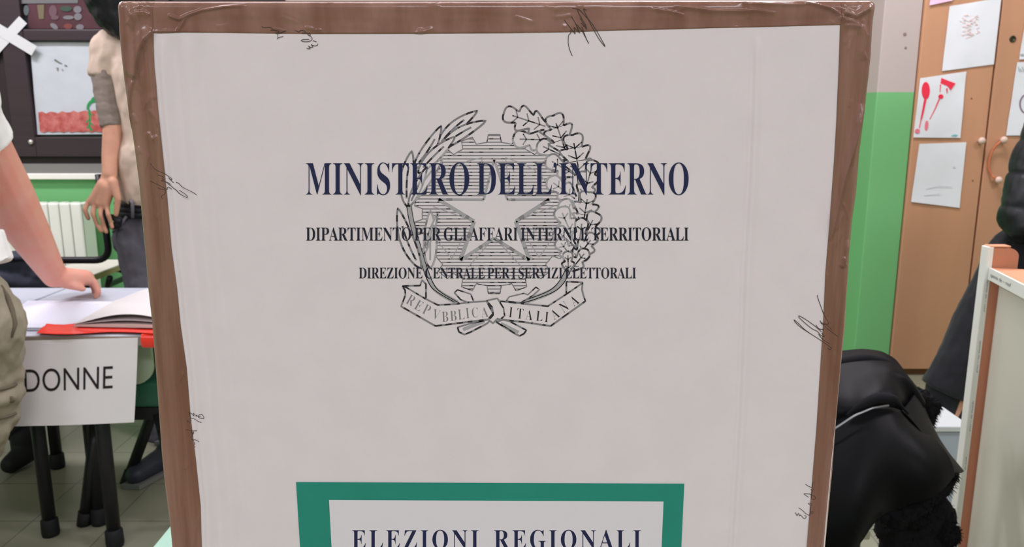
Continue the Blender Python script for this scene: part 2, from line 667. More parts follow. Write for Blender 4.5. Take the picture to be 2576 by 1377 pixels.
M['wood'] = wood('orange_brown_veneer', (164, 122, 96), (173, 129, 99), (5, 5, .7))
M['wood_gap'] = mat('door_edge', (112, 70, 44), 0.6)
M['knob'] = mat('pearl_knob', (196, 172, 158), 0.3, k=1.3)
M['brass'] = mat('old_brass', (60, 55, 45), 0.4, metal=0.6)
cxl = P(2300, 300, CYF).x
cab = thing('cabinet', 'tall orange-brown wooden cabinet covered with drawings, beside the green pier', 'cabinet', (cxl + .35, CYF + .2, 0))
cw = 0.80
gx = P(2487, 300, CYF).x
MB().box(cxl, cxl + cw, CYF + .02, WALLY - .02, 0.03, 2.2).build('carcass', M['wood_gap'], cab)
MB().box(cxl + .01, cxl + cw - .01, CYF + .03, WALLY - .03, 0.0, 0.05).build('plinth', M['wood_gap'], cab)
dl = MB().box(cxl, gx - .004, CYF, CYF + .02, 0.03, 2.19, bev=.003).build('door', M['wood'], cab)
dr = MB().box(gx + .004, cxl + cw, CYF, CYF + .02, 0.03, 2.19, bev=.003).build('door', M['wood'], cab)
KP = [(0, 0), (.006, .002), (.006, .012), (.013, .018), (.015, .025), (.011, .032), (.004, .035)]
for (u, v, dd) in [(2462, 354, dl), (2517, 352, dr), (2504, 452, dr)]:
    MB().lathe(P(u, v, CYF), KP, 16, 'y').build('knob', M['knob'], dd, True)
MB().lathe(P(2547, 98, CYF), [(.013, 0), (.013, .003), (.008, .004), (.008, .002), (.003, .002)], 18, 'y').build('lock', M['brass'], dr, True)
for (u, v) in [(2447, 455), (2444, 248)]:
    MB().lathe(P(u, v, CYF), [(.004, 0), (.003, .0012)], 8, 'y').build('nail_hole', M['wood_gap'], dl)
M['cord'] = mat('orange_cord', (170, 98, 66), 0.7)
sp = [P(2517, 356, CYF - .022), P(2500, 372, CYF - .012), P(2489, 400, CYF - .008), P(2487, 425, CYF - .008), P(2495, 442, CYF - .012), P(2503, 449, CYF - .024)]
tag(MB().tube(arc(sp, .03), .004, 8).build('cord_loop', M['cord'], None, True), 'orange cord looped between two knobs of the wooden cabinet', 'cord')

# drawings on the cabinet
PAY = CYF - .001
M['pink'] = mat('pink_paper', (214, 176, 200), 0.7, k=1.35)
M['faint'] = mat('faint_pink_crayon', (214, 190, 188), 0.8, k=1.32)
M['faint_grey'] = mat('faint_pencil', (188, 192, 196), 0.8, k=1.32)
M['scarlet'] = mat('scarlet_paint', (204, 44, 66), 0.7)
M['scarlet2'] = mat('pale_scarlet_paint', (206, 110, 124), 0.7)
GRP = 'drawings on the wooden cabinet'
d = tag(sheet('drawing', [(2388, 16), (2518, -6), (2499, 162), (2369, 179)], PAY, M['paper'], seed=11, curl=.003), 'white drawing with a faint pink scribble, topmost large sheet on the left cabinet door', 'drawing', GRP)
sc = []
rnd = random.Random(3)
for i in range(46):
    a, r = rnd.random() * 6.28, rnd.random() ** .5
    u, v = 2436 + 26 * r * cos(a), 68 + 34 * r * sin(a)
    sc.append(stroke([(u, v), (u + rnd.uniform(4, 10), v + rnd.uniform(-5, 5))], 1.8, 1.2))
flat_marks('crayon_scribble', sc, PAY - .0042, M['faint'], d)
d = tag(sheet('drawing', [(2314, 197), (2430, 180), (2415, 347), (2297, 346)], PAY - .001, M['paper'], seed=15, curl=.003), 'white drawing of two red flowers, middle sheet on the left cabinet door', 'drawing', GRP)
flat_marks('flower', [ell(2329, 228, 10.5, 22), stroke([(2328, 250), (2321, 285), (2317, 302)], 6, 3), stroke([(2317, 302), (2313, 322)], 1.6)], PAY - .0056, M['scarlet'], d)
flat_marks('flower', [[(2368, 196), (2378, 200), (2404, 210), (2392, 227), (2384, 217), (2366, 210)], ell(2367, 243, 6.5, 6), stroke([(2363, 249), (2352, 275), (2339, 300)], 3, 1.5), stroke([(2382, 222), (2383, 234)], 4, 2), stroke([(2366, 213), (2365, 232)], 3, 1.5)], PAY - .0056, M['scarlet'], d)
flat_marks('red_smudge', [ell(2331, 316, 4.5, 13, rot=.1), ell(2308, 330, 6.5, 6)], PAY - .0056, M['scarlet2'], d)
flat_marks('blue_mark', [[(2392, 342), (2400, 338), (2410, 339), (2406, 344)]], PAY - .0056, mat('teal_crayon', (110, 170, 175), .8), d)
d = tag(sheet('drawing', [(2312, 362), (2430, 358), (2413, 523), (2291, 508)], PAY - .001, M['paper'], seed=19, curl=.003), 'almost blank white sheet, lowest paper on the left cabinet door', 'drawing', GRP)
flat_marks('pencil_marks', [stroke([(2330, 475), (2360, 468), (2395, 470)], 1.2), stroke([(2325, 492), (2365, 488)], 1.2), stroke([(2398, 420), (2403, 421)], 4)], PAY - .0056, M['faint_grey'], d)
d = tag(sheet('drawing', [(2580, 40), (2700, 30), (2690, 145), (2563, 150)], PAY, M['paper'], seed=23, curl=.003), 'white sheet cut by the picture edge, upper one on the right cabinet door', 'drawing', GRP)
flat_marks('pencil_marks', [ell(2572, 138, 5, 3)], PAY - .0046, mat('grey_crayon', (150, 155, 158), .8), d)
d = tag(sheet('drawing', [(2558, 157), (2690, 150), (2660, 340), (2530, 341)], PAY - .0005, M['paper'], seed=27, curl=.003), 'white sheet with a grey round scribble above the black jacket on the right cabinet door', 'drawing', GRP)
flat_marks('crayon_scribble', [stroke(ell(2584, 262, 18, 24, 20) + [(2602, 262)], 4)], PAY - .005, mat('mauve_crayon', (120, 105, 122), .8), d)
flat_marks('pencil_marks', [stroke([(2562 + 5 * k, 168 + 5 * (k % 2)), (2565 + 5 * k, 180)], 2) for k in range(4)], PAY - .005, mat('grey_green_crayon', (150, 160, 158), .8), d)
tag(sheet('drawing', [(2348, -40), (2420, -45), (2394, 2), (2337, 14)], PAY - .002, M['pink'], seed=31, curl=.004), 'pink paper sheet at the very top of the left cabinet door', 'drawing', GRP)

# ------------------------------------------------------------------ ballot box
YB = BOXY


def BX(u, v):
    return P(u, v, YB).x


def BZ(v):
    return P(CX, v, YB).z


def interp(pts):
    xs = np.array([p[0] for p in pts], float)
    ys = np.array([p[1] for p in pts], float)

    def f(x):
        x = np.asarray(x, float)
        r = np.interp(x, xs, ys)
        s1 = (ys[-1] - ys[-3]) / (xs[-1] - xs[-3])
        r = np.where(x > xs[-1], ys[-1] + (x - xs[-1]) * s1, r)
        return r
    return f


# outlines as (v, u)
L_out = interp([(-30, 287), (0, 290), (78, 294), (147, 300), (206, 307), (270, 317), (362, 331), (455, 343), (545, 351), (646, 361), (727, 367), (820, 378), (976, 390), (1135, 401), (1219, 409), (1336, 424), (1377, 428)])
L_in = interp([(-30, 387), (84, 387), (118, 387), (167, 389), (216, 394), (270, 398), (366, 408), (504, 422), (626, 432), (727, 446), (820, 455), (926, 470), (1051, 480), (1156, 493), (1273, 505), (1377, 508)])
R_in = interp([(-30, 2114), (63, 2113), (157, 2110), (270, 2105), (299, 2104), (402, 2098), (565, 2086), (687, 2076), (820, 2070), (926, 2063), (1072, 2054), (1219, 2042), (1377, 2029)])
R_out = interp([(-30, 2206), (0, 2206), (8, 2208), (45, 2202), (78, 2199), (137, 2196), (186, 2191), (235, 2185), (270, 2182), (390, 2167), (488, 2159), (553, 2149), (646, 2141), (820, 2131), (938, 2119), (1072, 2107), (1198, 2098), (1282, 2090), (1377, 2081)])
T_in = interp([(300, 84), (387, 84), (420, 84), (450, 82), (560, 83), (640, 84.5), (780, 86), (1000, 85.5), (1280, 84), (1450, 81), (1550, 77), (1700, 74), (1790, 71), (1900, 69), (2000, 66), (2113, 63), (2200, 61)])
VTOP = 0.0
ZTOP = BZ(VTOP)
ZBOT = 0.533
PXM = FPX / YB          # px per metre near the axis
RC = 0.0045              # rounded edge of the carton

RIDGES = [  # (points px, height mm, half width px, one-sided?)
    ([(388, 76), (366, 104), (354, 128), (348, 160), (343, 190), (336, 200)], 2.0, 9, 1),
    ([(341, 196), (331, 225), (328, 262), (326, 330)], 0.8, 6, 1),
    ([(402, 246), (384, 248), (370, 262), (362, 280)], 0.35, 5, 1),
    ([(350, 250), (357, 330), (362, 400), (366, 470)], 0.5, 5, 0),
    ([(328, 40), (345, 30), (365, 28), (380, 38)], 0.8, 6, 1),
    ([(318, 60), (330, 45), (322, 20)], 0.7, 6, 1),
    ([(376, 330), (384, 348), (398, 340)], 0.6, 5, 1),
    ([(402, 560), (408, 640), (414, 720), (422, 840)], 0.45, 6, 0),
    ([(398, 800), (412, 950), (430, 1100), (448, 1250), (460, 1377)], 0.35, 5, 1),
    ([(498, 1300), (492, 1340), (486, 1377)], 0.6, 5, 0),
    ([(620, 13), (560, 18), (510, 26), (480, 36), (452, 49), (432, 42), (424, 37)], 0.9, 3.6, 0),
    ([(470, 42), (458, 62), (446, 82)], 0.8, 3.5, 0),
    ([(390, 78), (420, 75), (444, 78)], 0.4, 3, 1),
    ([(1690, 10), (1740, 18), (1790, 25), (1850, 26), (1900, 24), (1952, 31)], 0.8, 3.5, 1),
    ([(1640, 20), (1690, 28), (1722, 37)], 0.5, 3, 1),
    ([(1850, 3), (1960, 8), (2030, 10)], 0.9, 3, 1),
    ([(2000, -2), (2050, 8), (2090, 20), (2114, 37)], 1.3, 3, 1),
    ([(2114, 37), (2126, 48), (2146, 53), (2164, 62)], 1.2, 4.5, 1),
    ([(2122, 30), (2150, 40), (2172, 28), (2190, 16)], 1.3, 7, 0),
    ([(2120, 62), (2150, 64), (2166, 66)], 0.7, 4, 1),
    ([(2170, 60), (2178, 90), (2172, 130), (2180, 150)], 0.7, 6, 1),
    ([(2172, 262), (2160, 320), (2140, 390), (2122, 450), (2100, 545), (2088, 606)], 1.8, 5, 1),
    ([(2176, 270), (2160, 340), (2144, 420)], 0.9, 3.5, 1),
    ([(2138, 606), (2130, 640), (2121, 668), (2117, 674)], 1.3, 4, 1),
    ([(2138, 640), (2128, 720), (2120, 800), (2112, 900), (2101, 1040), (2085, 1190), (2074, 1300), (2066, 1377)], 1.2, 4, 1),
    ([(2020 + 70, 960), (2084, 1060), (2072, 1180)], 0.35, 5, 1),
    ([(1880, 50), (1886, 20), (1884, 5)], 0.4, 5, 0),
]
for i in range(60):     # small crinkles
    rr = random.Random(100 + i)
    k = i % 3
    if k == 0:
        v = rr.uniform(-5, 420) if i < 40 else rr.uniform(0, 1350)
        u = rr.uniform(float(L_out(v)) + 8, float(L_in(v)) - 4)
        a = rr.uniform(1.0, 2.1)
    elif k == 1:
        v = rr.uniform(0, 80)
        u = rr.uniform(400, 2100)
        a = rr.uniform(-.4, .4)
    else:
        v = rr.uniform(0, 120) if i < 30 else rr.uniform(0, 1350)
        u = rr.uniform(float(R_in(v)) + 4, float(R_out(v)) - 8)
        a = rr.uniform(1.0, 2.1)
    l = rr.uniform(14, 55)
    RIDGES.append(([(u - l * cos(a) / 2, v - l * sin(a) / 2), (u + rr.uniform(-3, 3), v + rr.uniform(-3, 3)), (u + l * cos(a) / 2, v + l * sin(a) / 2)], rr.uniform(.12, .4), rr.uniform(3, 6), rr.randint(0, 1)))


def ridge_h(U, V):
    """height in metres of the tape wrinkles (arrays of px)"""
    h = np.zeros_like(U)
    for (pts, H, w, side) in RIDGES:
        us = [p[0] for p in pts]
        vs = [p[1] for p in pts]
        m = (U > min(us) - 5 * w) & (U < max(us) + 5 * w) & (V > min(vs) - 5 * w) & (V < max(vs) + 5 * w)
        if not m.any():
            continue
        uu, vv = U[m], V[m]
        best = np.full(uu.shape, 1e9)
        sgn = np.zeros(uu.shape)
        tt = np.zeros(uu.shape)
        n = len(pts) - 1
        for i in range(n):
            ax, ay = pts[i]
            bx, by = pts[i + 1]
            dx, dy = bx - ax, by - ay
            q = dx * dx + dy * dy
            t = np.clip(((uu - ax) * dx + (vv - ay) * dy) / q, 0, 1)
            ex, ey = uu - ax - t * dx, vv - ay - t * dy
            dist = np.hypot(ex, ey)
            s = np.sign(dx * ey - dy * ex)
            c = dist < best
            best = np.where(c, dist, best)
            sgn = np.where(c, s, sgn)
            tt = np.where(c, (i + t) / n, tt)
        taper = np.clip(np.minimum(tt, 1 - tt) * 6, 0, 1) ** .6
        if side:
            d = best * sgn
            prof = np.where(d < 0, np.exp(-(d / (w * .35)) ** 2), np.exp(-(d / (w * 2.2)) ** 2))
        else:
            prof = np.exp(-(best / w) ** 2)
        h[m] += 1.35 * H * 1e-3 * prof * taper
    return h


def soft_noise(U, V, su, sv, seed):
    out = np.empty(U.shape)
    fu, fv, fo = U.ravel(), V.ravel(), out.ravel()
    for i in range(fu.size):
        fo[i] = mnoise.noise(Vector((fu[i] * su, fv[i] * sv, seed)))
    return fo.reshape(U.shape)


def tape_h(U, V, kind):
    if kind == 'top':
        n = 0.22e-3 * soft_noise(U, V, 1 / 260, 1 / 22, 1.3) + 0.10e-3 * soft_noise(U, V, 1 / 60, 1 / 14, 4.2)
    else:
        n = 0.40e-3 * soft_noise(U, V, 1 / 24, 1 / 420, 2.2) + 0.10e-3 * soft_noise(U, V, 1 / 16, 1 / 60, 5.1)
    if kind == 'left':
        n = n + np.clip(1.2 - V / 330, 0, 1) * (0.7e-3 * np.abs(soft_noise(U, V, 1 / 34, 1 / 75, 7.7)) + 0.25e-3 * soft_noise(U, V, 1 / 14, 1 / 26, 3.3))
    if kind == 'right':
        n = n + np.clip(1.2 - V / 200, 0, 1) * 0.5e-3 * np.abs(soft_noise(U, V, 1 / 30, 1 / 60, 2.7))
    return 0.45e-3 + n + ridge_h(U, V)


box = thing('ballot_box', 'large white cardboard ballot box edged with brown packing tape, filling the middle', 'ballot box', (0, YB + .2, ZBOT))

# carton
xl_t, xr_t = BX(300, 0), BX(2196, 0)
xl_b, xr_b = BX(440, 1377), BX(2070, 1377)
zt, zb_ = ZTOP - .002, BZ(1377)
kx = (ZTOP - .002 - ZBOT) / (zt - zb_)
xl_f = xl_t + (xl_b - xl_t) * kx
xr_f = xr_t + (xr_b - xr_t) * kx
bm = bmesh.new()
cv = [bm.verts.new(p) for p in [(xl_f, YB + .0012, ZBOT), (xr_f, YB + .0012, ZBOT), (xr_f, YB + .40, ZBOT), (xl_f, YB + .40, ZBOT), (xl_t, YB + .0012, zt), (xr_t, YB + .0012, zt), (xr_t, YB + .40, zt), (xl_t, YB + .40, zt)]]
for q in [(0, 3, 2, 1), (4, 5, 6, 7), (0, 1, 5, 4), (1, 2, 6, 5), (2, 3, 7, 6), (3, 0, 4, 7)]:
    bm.faces.new([cv[i] for i in q])
bmesh.ops.bevel(bm, geom=bm.edges[:], offset=.003, segments=2, affect='EDGES')
me = bpy.data.meshes.new('carton')
bm.to_mesh(me)
bm.free()
me.materials.append(M['label'])
o = bpy.data.objects.new('carton', me)
COL.objects.link(o)
o.parent = box
o.matrix_parent_inverse = Matrix.Translation(-box.location)

# printed front panel with pressed creases
CRE = [(0.012, .30, .006), (0.030, -.35, .008), (0.050, .22, .008), (0.068, -.20, .008), (0.095, .12, .012)]


def panel_h(s):
    h = 0.0
    for (c, H, w) in CRE:
        h += 3.4 * H * 1e-3 * math.exp(-((s - c) / w) ** 2)
    h += -0.7e-3 * math.exp(-((s - .874) / .0035) ** 2) + 0.75e-3 * math.exp(-((s - .8815) / .006) ** 2)
    return h


ss = sorted(set([round(x, 5) for x in list(np.linspace(-0.03, 0.13, 90)) + list(np.linspace(.13, .855, 26)) + list(np.linspace(.855, .905, 50)) + list(np.linspace(.905, 1.03, 8))]))
vv = [55, 68, 80, 88, 95, 102] + list(np.linspace(110, 1400, 44)) + list(np.linspace(1450, 2300, 8))
pts = []
for v in vv:
    row = []
    for s in ss:
        u = float(L_in(v)) + s * (float(R_in(v)) - float(L_in(v)))
        p = P(u, v, YB)
        if p.z < ZBOT + .002:
            p.z = ZBOT + .002
        fade = min(1, max(0, (v - 90) / 40)) * min(1, max(0, s * 120)) * min(1, max(0, (1 - s) * 120))
        p.y -= panel_h(s) * fade + .00006 * mnoise.noise(Vector((u * .02, v * .006, 9)))
        row.append(p)
    pts.append(row)
grid_mesh('front_panel', pts, M['label'], box)


def strip(kind):
    """one length of packing tape folded over the edge of the carton"""
    if kind == 'top':
        uu = np.arange(378, 2124, 3.0)
        tz = np.linspace(0, 1, 36)
        rows = []
        U = np.zeros((len(tz), len(uu)))
        V = np.zeros_like(U)
        for j, u in enumerate(uu):
            vin = float(T_in(u))
            V[:, j] = vin + (VTOP - vin) * tz
            U[:, j] = u
        H = tape_h(U, V, kind)
        pts = []
        for i in range(len(tz)):
            row = []
            for j in range(len(uu)):
                p = P(U[i, j], V[i, j], YB)
                z = p.z
                dy = 0.0
                q = z - (ZTOP - RC)
                if q > 0:
                    dy = RC - math.sqrt(max(0, RC * RC - q * q))
                e = 1.0
                if i == 0:
                    e = 0.12
                row.append(Vector((p.x, YB - H[i, j] * e + dy, z)))
            pts.append(row)
        for back in (.008, .02, .05):
            pts.append([Vector((p.x, YB + RC + back, ZTOP + .0006 * mnoise.noise(p * 90))) for p in pts[len(tz) - 1]])
        return grid_mesh('packing_tape', pts, M['tape'], box)
    left = kind == 'left'
    fo, fi = (L_out, L_in) if left else (R_out, R_in)
    v_rows = list(np.arange(VTOP, 1400, 3.0)) + list(np.linspace(1420, 2500, 40))
    ta = np.linspace(0, 1, 40)
    nv, na = len(v_rows), len(ta)
    U = np.zeros((nv, na))
    V = np.zeros_like(U)
    for i, v in enumerate(v_rows):
        a, b = float(fi(v)), float(fo(v))
        U[i] = a + (b - a) * ta
        V[i] = v
    H = tape_h(U, V, kind)
    sg = -1 if left else 1
    pts = []
    for i, v in enumerate(v_rows):
        z = BZ(v)
        q = z - (ZTOP - RC)
        dz = RC - math.sqrt(max(0, RC * RC - q * q)) if q > 0 else 0.0
        xo = BX(U[i, -1], v)
        row = []
        for j in range(na):
            x = BX(U[i, j], v)
            q = sg * (x - (xo - sg * RC))
            dx = RC - math.sqrt(max(0, RC * RC - q * q)) if q > 0 else 0.0
            e = 0.2 if j == 0 else 1.0
            row.append(Vector((x, YB - .0002 - H[i, j] * e + dx + dz, max(z, ZBOT + .002))))
        for back in (.01, .03, .055):
            row.append(Vector((xo - sg * .0005, YB + RC + back + dz * .5, max(z, ZBOT + .002))))
        pts.append(row)
        if z < ZBOT:
            break
    top = pts[0]
    pts = [[Vector((p.x, max(p.y, YB) + b, ZTOP)) for p in top] for b in (.05, .015)] + pts
    if left:
        pts = [r[::-1] for r in pts]
    return grid_mesh('packing_tape', pts, M['tape_v'], box)


strip('top')['label'] = 'brown tape along the top edge'
strip('left')['label'] = 'wrinkled brown tape down the left edge'
strip('right')['label'] = 'brown tape down the right edge'


# flat printing on the front -------------------------------------------------
class Ink:
    def __init__(self):
        self.v, self.f, self.m = [], [], []
        self.off = 0.00020

    def pt(self, u, v):
        p = P(u, v, YB)
        p.y -= self.off
        return p

    def poly(self, pl, mi):
        n = len(self.v)
        self.v += [self.pt(*q) for q in pl]
        self.f.append(tuple(range(n, n + len(pl))))
        self.m.append(mi)

    def line(self, pl, w, mi=0, moire=False, closed=False, taper=False):
        pl = list(pl)
        if closed:
            pl = pl + [pl[0], pl[1]]
        N = len(pl)
        L, R = [], []
        for i in range(N):
            a = pl[max(i - 1, 0)]
            b = pl[min(i + 1, N - 1)]
            dx, dy = b[0] - a[0], b[1] - a[1]
            l = math.hypot(dx, dy) or 1
            ww = w / 2
            if taper:
                ww *= max(.25, min(1, 4 * i / N, 4 * (N - 1 - i) / N + .1))
            L.append((pl[i][0] - dy / l * ww, pl[i][1] + dx / l * ww))
            R.append((pl[i][0] + dy / l * ww, pl[i][1] - dx / l * ww))
        n = len(self.v)
        for a, b in zip(L, R):
            self.v += [self.pt(*a), self.pt(*b)]
        for i in range(N - 1):
            self.f.append((n + 2 * i, n + 2 * i + 1, n + 2 * i + 3, n + 2 * i + 2))
            k = mi
            if moire:
                u, v = pl[i]
                wv = sin(u * .235 + .5) + sin(v * .24 + u * .04)
                far_ = math.hypot(u - 1243, v - 545)
                if far_ > 206 or v > 700:
                    k = DARK if wv > .25 else MID
                elif mi == MID:
                    k = DARK if wv > 1.25 else MID
                else:
                    k = MID if wv > .9 else mi
            self.m.append(k)

    def build(self, name, mats, parent=box):
        return mk(name, self.v, self.f, mats, parent, False, self.m)


def resample(pl, step):
    out = [pl[0]]
    for a, b in zip(pl[:-1], pl[1:]):
        l = math.hypot(b[0] - a[0], b[1] - a[1])
        n = max(1, int(round(l / step)))
        for k in range(1, n + 1):
            out.append((a[0] + (b[0] - a[0]) * k / n, a[1] + (b[1] - a[1]) * k / n))
    return out


def smooth_px(pl, n=8):
    """Catmull-Rom through px points"""
    p = [pl[0]] + list(pl) + [pl[-1]]
    out = []
    for i in range(1, len(p) - 2):
        for k in range(n):
            t = k / n
            q = []
            for c in (0, 1):
                a, b, c2, d2 = p[i - 1][c], p[i][c], p[i + 1][c], p[i + 2][c]
                q.append(.5 * (2 * b + (c2 - a) * t + (2 * a - 5 * b + 4 * c2 - d2) * t * t + (3 * b - a - 3 * c2 + d2) * t ** 3))
            out.append(tuple(q))
    out.append(tuple(pl[-1]))
    return out


PAPER, GREY, MID, DARK = 0, 1, 2, 3
EM = Ink()
EM.off = 0.00014
GC, GR0, GR1 = (1243.0, 538.5), 181.0, 201.0
gear = []
for k in range(18):
    a0 = k * 2 * pi / 18
    for (da, r) in [(-.100, GR0), (-.073, GR1), (.073, GR1), (.100, GR0), (.175, GR0)]:
        gear.append((GC[0] + r * sin(a0 + da), GC[1] - r * cos(a0 + da)))
# hatching
v = 341.0
while v < 740:
    xs = []
    for i in range(len(gear)):
        a, b = gear[i], gear[(i + 1) % len(gear)]
        if (a[1] > v) != (b[1] > v):
            xs.append(a[0] + (v - a[1]) / (b[1] - a[1]) * (b[0] - a[0]))
    xs.sort()
    for i in range(0, len(xs) - 1, 2):
        pl = resample([(xs[i], v), (xs[i + 1], v)], 5)
        EM.line(pl, 2.5, MID, moire=True)
    v += 8.4
EM.off += 6e-6
EM.line(resample(gear, 6), 2.2, MID, moire=True, closed=True)
for pl in [[(1100, 607), (1137, 650), (1160, 607)], [(1330, 607), (1356, 647), (1385, 606)], [(1243, 597), (1178, 672)], [(1243, 597), (1313, 672)],
           [(1128, 437), (1150, 418), (1180, 404), (1213, 397), (1205, 470)], [(1272, 397), (1310, 410), (1345, 428), (1372, 455)], [(1272, 397), (1282, 490)],
           [(1090, 520), (1180, 552)], [(1395, 518), (1310, 552)], [(1103, 470), (1120, 440)]]:
    EM.line(resample(pl, 6), 2.0, GREY)
star = [(1243, 402), (1276, 503), (1382, 502), (1297, 557), (1332, 655), (1243, 599), (1158, 655), (1193, 557), (1103, 502), (1217, 503)]
EM.off += 6e-6
n = len(EM.v)
ctr = (1243, 545)
for i in range(10):
    EM.poly([ctr, star[i], star[(i + 1) % 10]], PAPER)
EM.off += 6e-6
for a, b, w in [(0, 1, 6), (0, 9, 6), (8, 9, 7), (1, 2, 7), (7, 8, 9), (2, 3, 9), (6, 7, 10), (3, 4, 10), (5, 6, 8), (4, 5, 8)]:
    EM.line(resample([star[a], star[b]], 5), w, GREY, moire=True)


def olive(base, tip, w, bend=0.0, vein=True):
    bx, by = base
    dx, dy = tip[0] - bx, tip[1] - by
    l = math.hypot(dx, dy)
    nx, ny = -dy / l, dx / l
    Ls, Rs, mid = [], [], []
    N = 14
    for i in range(N + 1):
        t = i / N
        c = bend * sin(pi * t)
        hw = w / 2 * (sin(pi * min(1, t ** .85)) ** .75 if 0 < t < 1 else 0)
        cx, cy = bx + dx * t + nx * c, by + dy * t + ny * c
        mid.append((cx, cy))
        Ls.append((cx + nx * hw, cy + ny * hw))
        Rs.append((cx - nx * hw, cy - ny * hw))
    EM.off += 2.0e-6
    for i in range(N):
        EM.poly([Ls[i], Rs[i], Rs[i + 1], Ls[i + 1]], PAPER)
    EM.off += 2.0e-6
    EM.line(resample(Ls[:-1] + Rs[::-1], 4), 4.9, GREY, moire=True)
    if vein:
        EM.line(resample(mid[2:11], 4), 4.9, GREY, moire=True)


def oak(base, tip, w, lobes=3):
    bx, by = base
    dx, dy = tip[0] - bx, tip[1] - by
    l = math.hypot(dx, dy)
    nx, ny = -dy / l, dx / l
    N = 40
    Ls, Rs = [], []
    for i in range(N + 1):
        t = i / N
        env = sin(pi * (0.06 + 0.94 * t) ** .8) ** .6 if t < 1 else 0
        lob = 0.56 + 0.52 * abs(sin(pi * lobes * t)) ** 1.3
        hw = w / 2 * env * lob
        cx, cy = bx + dx * t, by + dy * t
        fw = w * .20 * abs(sin(pi * lobes * t))
        Ls.append((cx + nx * hw + dx / l * fw, cy + ny * hw + dy / l * fw))
        Rs.append((cx - nx * hw + dx / l * fw, cy - ny * hw + dy / l * fw))
    EM.off += 2.0e-6
    for i in range(N):
        EM.poly([Ls[i], Rs[i], Rs[i + 1], Ls[i + 1]], PAPER)
    EM.off += 2.0e-6
    EM.line(resample(Ls + Rs[::-1], 4), 4.9, GREY, moire=True)
    EM.line(resample([base, (bx + dx * .8, by + dy * .8)], 4), 3.6, GREY, moire=True)
    for k in range(lobes):
        t = (k + .5) / lobes * .8
        for sg in (-1, 1):
            c = (bx + dx * t, by + dy * t)
            e = (c[0] + sg * nx * w * .27 + dx / l * w * .17, c[1] + sg * ny * w * .27 + dy / l * w * .17)
            EM.line(resample([c, e], 4), 3.4, GREY, moire=True)


# stems and branches of the wreath
EM.off += 4e-6
for pl, w in [([(1027, 500), (1034, 550), (1050, 610), (1066, 665), (1084, 712), (1104, 735), (1150, 762)], 12),
              ([(1456, 420), (1462, 500), (1452, 580), (1440, 640), (1424, 690), (1395, 728), (1340, 752), (1290, 766)], 13)]:
    EM.line(smooth_px(pl, 6), w, GREY)
    EM.line([(q[0] + w * .5, q[1] + 1) for q in smooth_px(pl, 6)], 2, MID, moire=True)
    EM.line([(q[0] - w * .5, q[1] - 1) for q in smooth_px(pl, 6)], 2, MID, moire=True)
for a in [((1098, 372), (1201, 279), 30, -7), ((1103, 376), (1222, 304), 30, -6), ((1042, 424), (1110, 317), 30, 5), ((1052, 436), (1145, 344), 30, -3),
          ((1030, 512), (1112, 400), 30, -4), ((1024, 520), (1036, 380), 34, -6), ((1028, 520), (1074, 420), 20, 0),
          ((1058, 676), (1001, 524), 34, -7), ((1082, 676), (1083, 530), 32, 0), ((1066, 640), (1102, 536), 12, 0)]:
    olive(*a)
for a in [((1376, 352), (1290, 350), 52, 2), ((1372, 318), (1268, 284), 62, 3), ((1424, 396), (1352, 362), 50, 2), ((1424, 384), (1392, 291), 70, 3), ((1446, 440), (1374, 398), 48, 2),
          ((1458, 440), (1440, 340), 74, 3), ((1446, 500), (1378, 450), 48, 2), ((1466, 500), (1494, 404), 50, 3),
          ((1456, 560), (1412, 505), 44, 2), ((1466, 570), (1480, 484), 60, 3), ((1438, 590), (1408, 522), 50, 2), ((1446, 620), (1398, 578), 48, 2), ((1456, 625), (1500, 536), 56, 3),
          ((1440, 650), (1404, 602), 40, 2), ((1456, 622), (1465, 548), 40, 2), ((1444, 660), (1496, 590), 46, 3), ((1436, 680), (1478, 628), 36, 2), ((1430, 684), (1428, 632), 30, 2)]:
    oak(*a)


# ribbon
def zz(pl):
    return [(990 + a / 5.152, 680 + b / 5.152) for a, b in pl]


def rib(pl, w=4.2, fill=True, close=True):
    pl = zz(pl)
    if fill:
        EM.off += 2e-6
        EM.poly(pl, PAPER)
    EM.off += 2e-6
    EM.line(resample(pl + ([pl[0]] if close else []), 4), w, MID, moire=True)


rib([(120, 205), (345, 200), (370, 128), (420, 180), (420, 370), (165, 235)])
rib([(2455, 160), (2300, 150), (2240, 150), (2240, 310), (2405, 215)])
rib([(830, 740), (1000, 690), (1230, 640), (1240, 660), (1210, 690), (1000, 800), (920, 832), (850, 800)])
EM.line(resample(zz([(900, 770), (1180, 660)]), 4), 9, GREY)
rib([(1330, 670), (1420, 645), (1500, 660), (1720, 778), (1690, 822), (1635, 850), (1590, 830)])
EM.line(resample(zz([(1390, 690), (1620, 805)]), 4), 8, GREY)
rib([(790, 290), (830, 255), (1000, 310), (1040, 410), (960, 415), (870, 380)], 3.6)
rib([(1460, 400), (1500, 345), (1690, 300), (1740, 320), (1845, 220), (1890, 250), (1800, 330), (1650, 420)], 3.4)
rib([(115, 205), (152, 260), (155, 320), (130, 390), (100, 468), (545, 722), (860, 682), (1225, 636), (1290, 560), (1205, 402), (1000, 415), (800, 440), (575, 452), (415, 372), (165, 222)])
rib([(2450, 165), (2440, 250), (2460, 330), (2485, 400), (2035, 722), (1700, 672), (1420, 640), (1340, 560), (1390, 402), (1690, 436), (2000, 467), (2240, 310)])
rib([(1205, 395), (1345, 365), (1425, 490), (1440, 590), (1380, 640), (1350, 625), (1290, 685), (1235, 645), (1292, 580), (1280, 480)])
EM.off += 2e-6
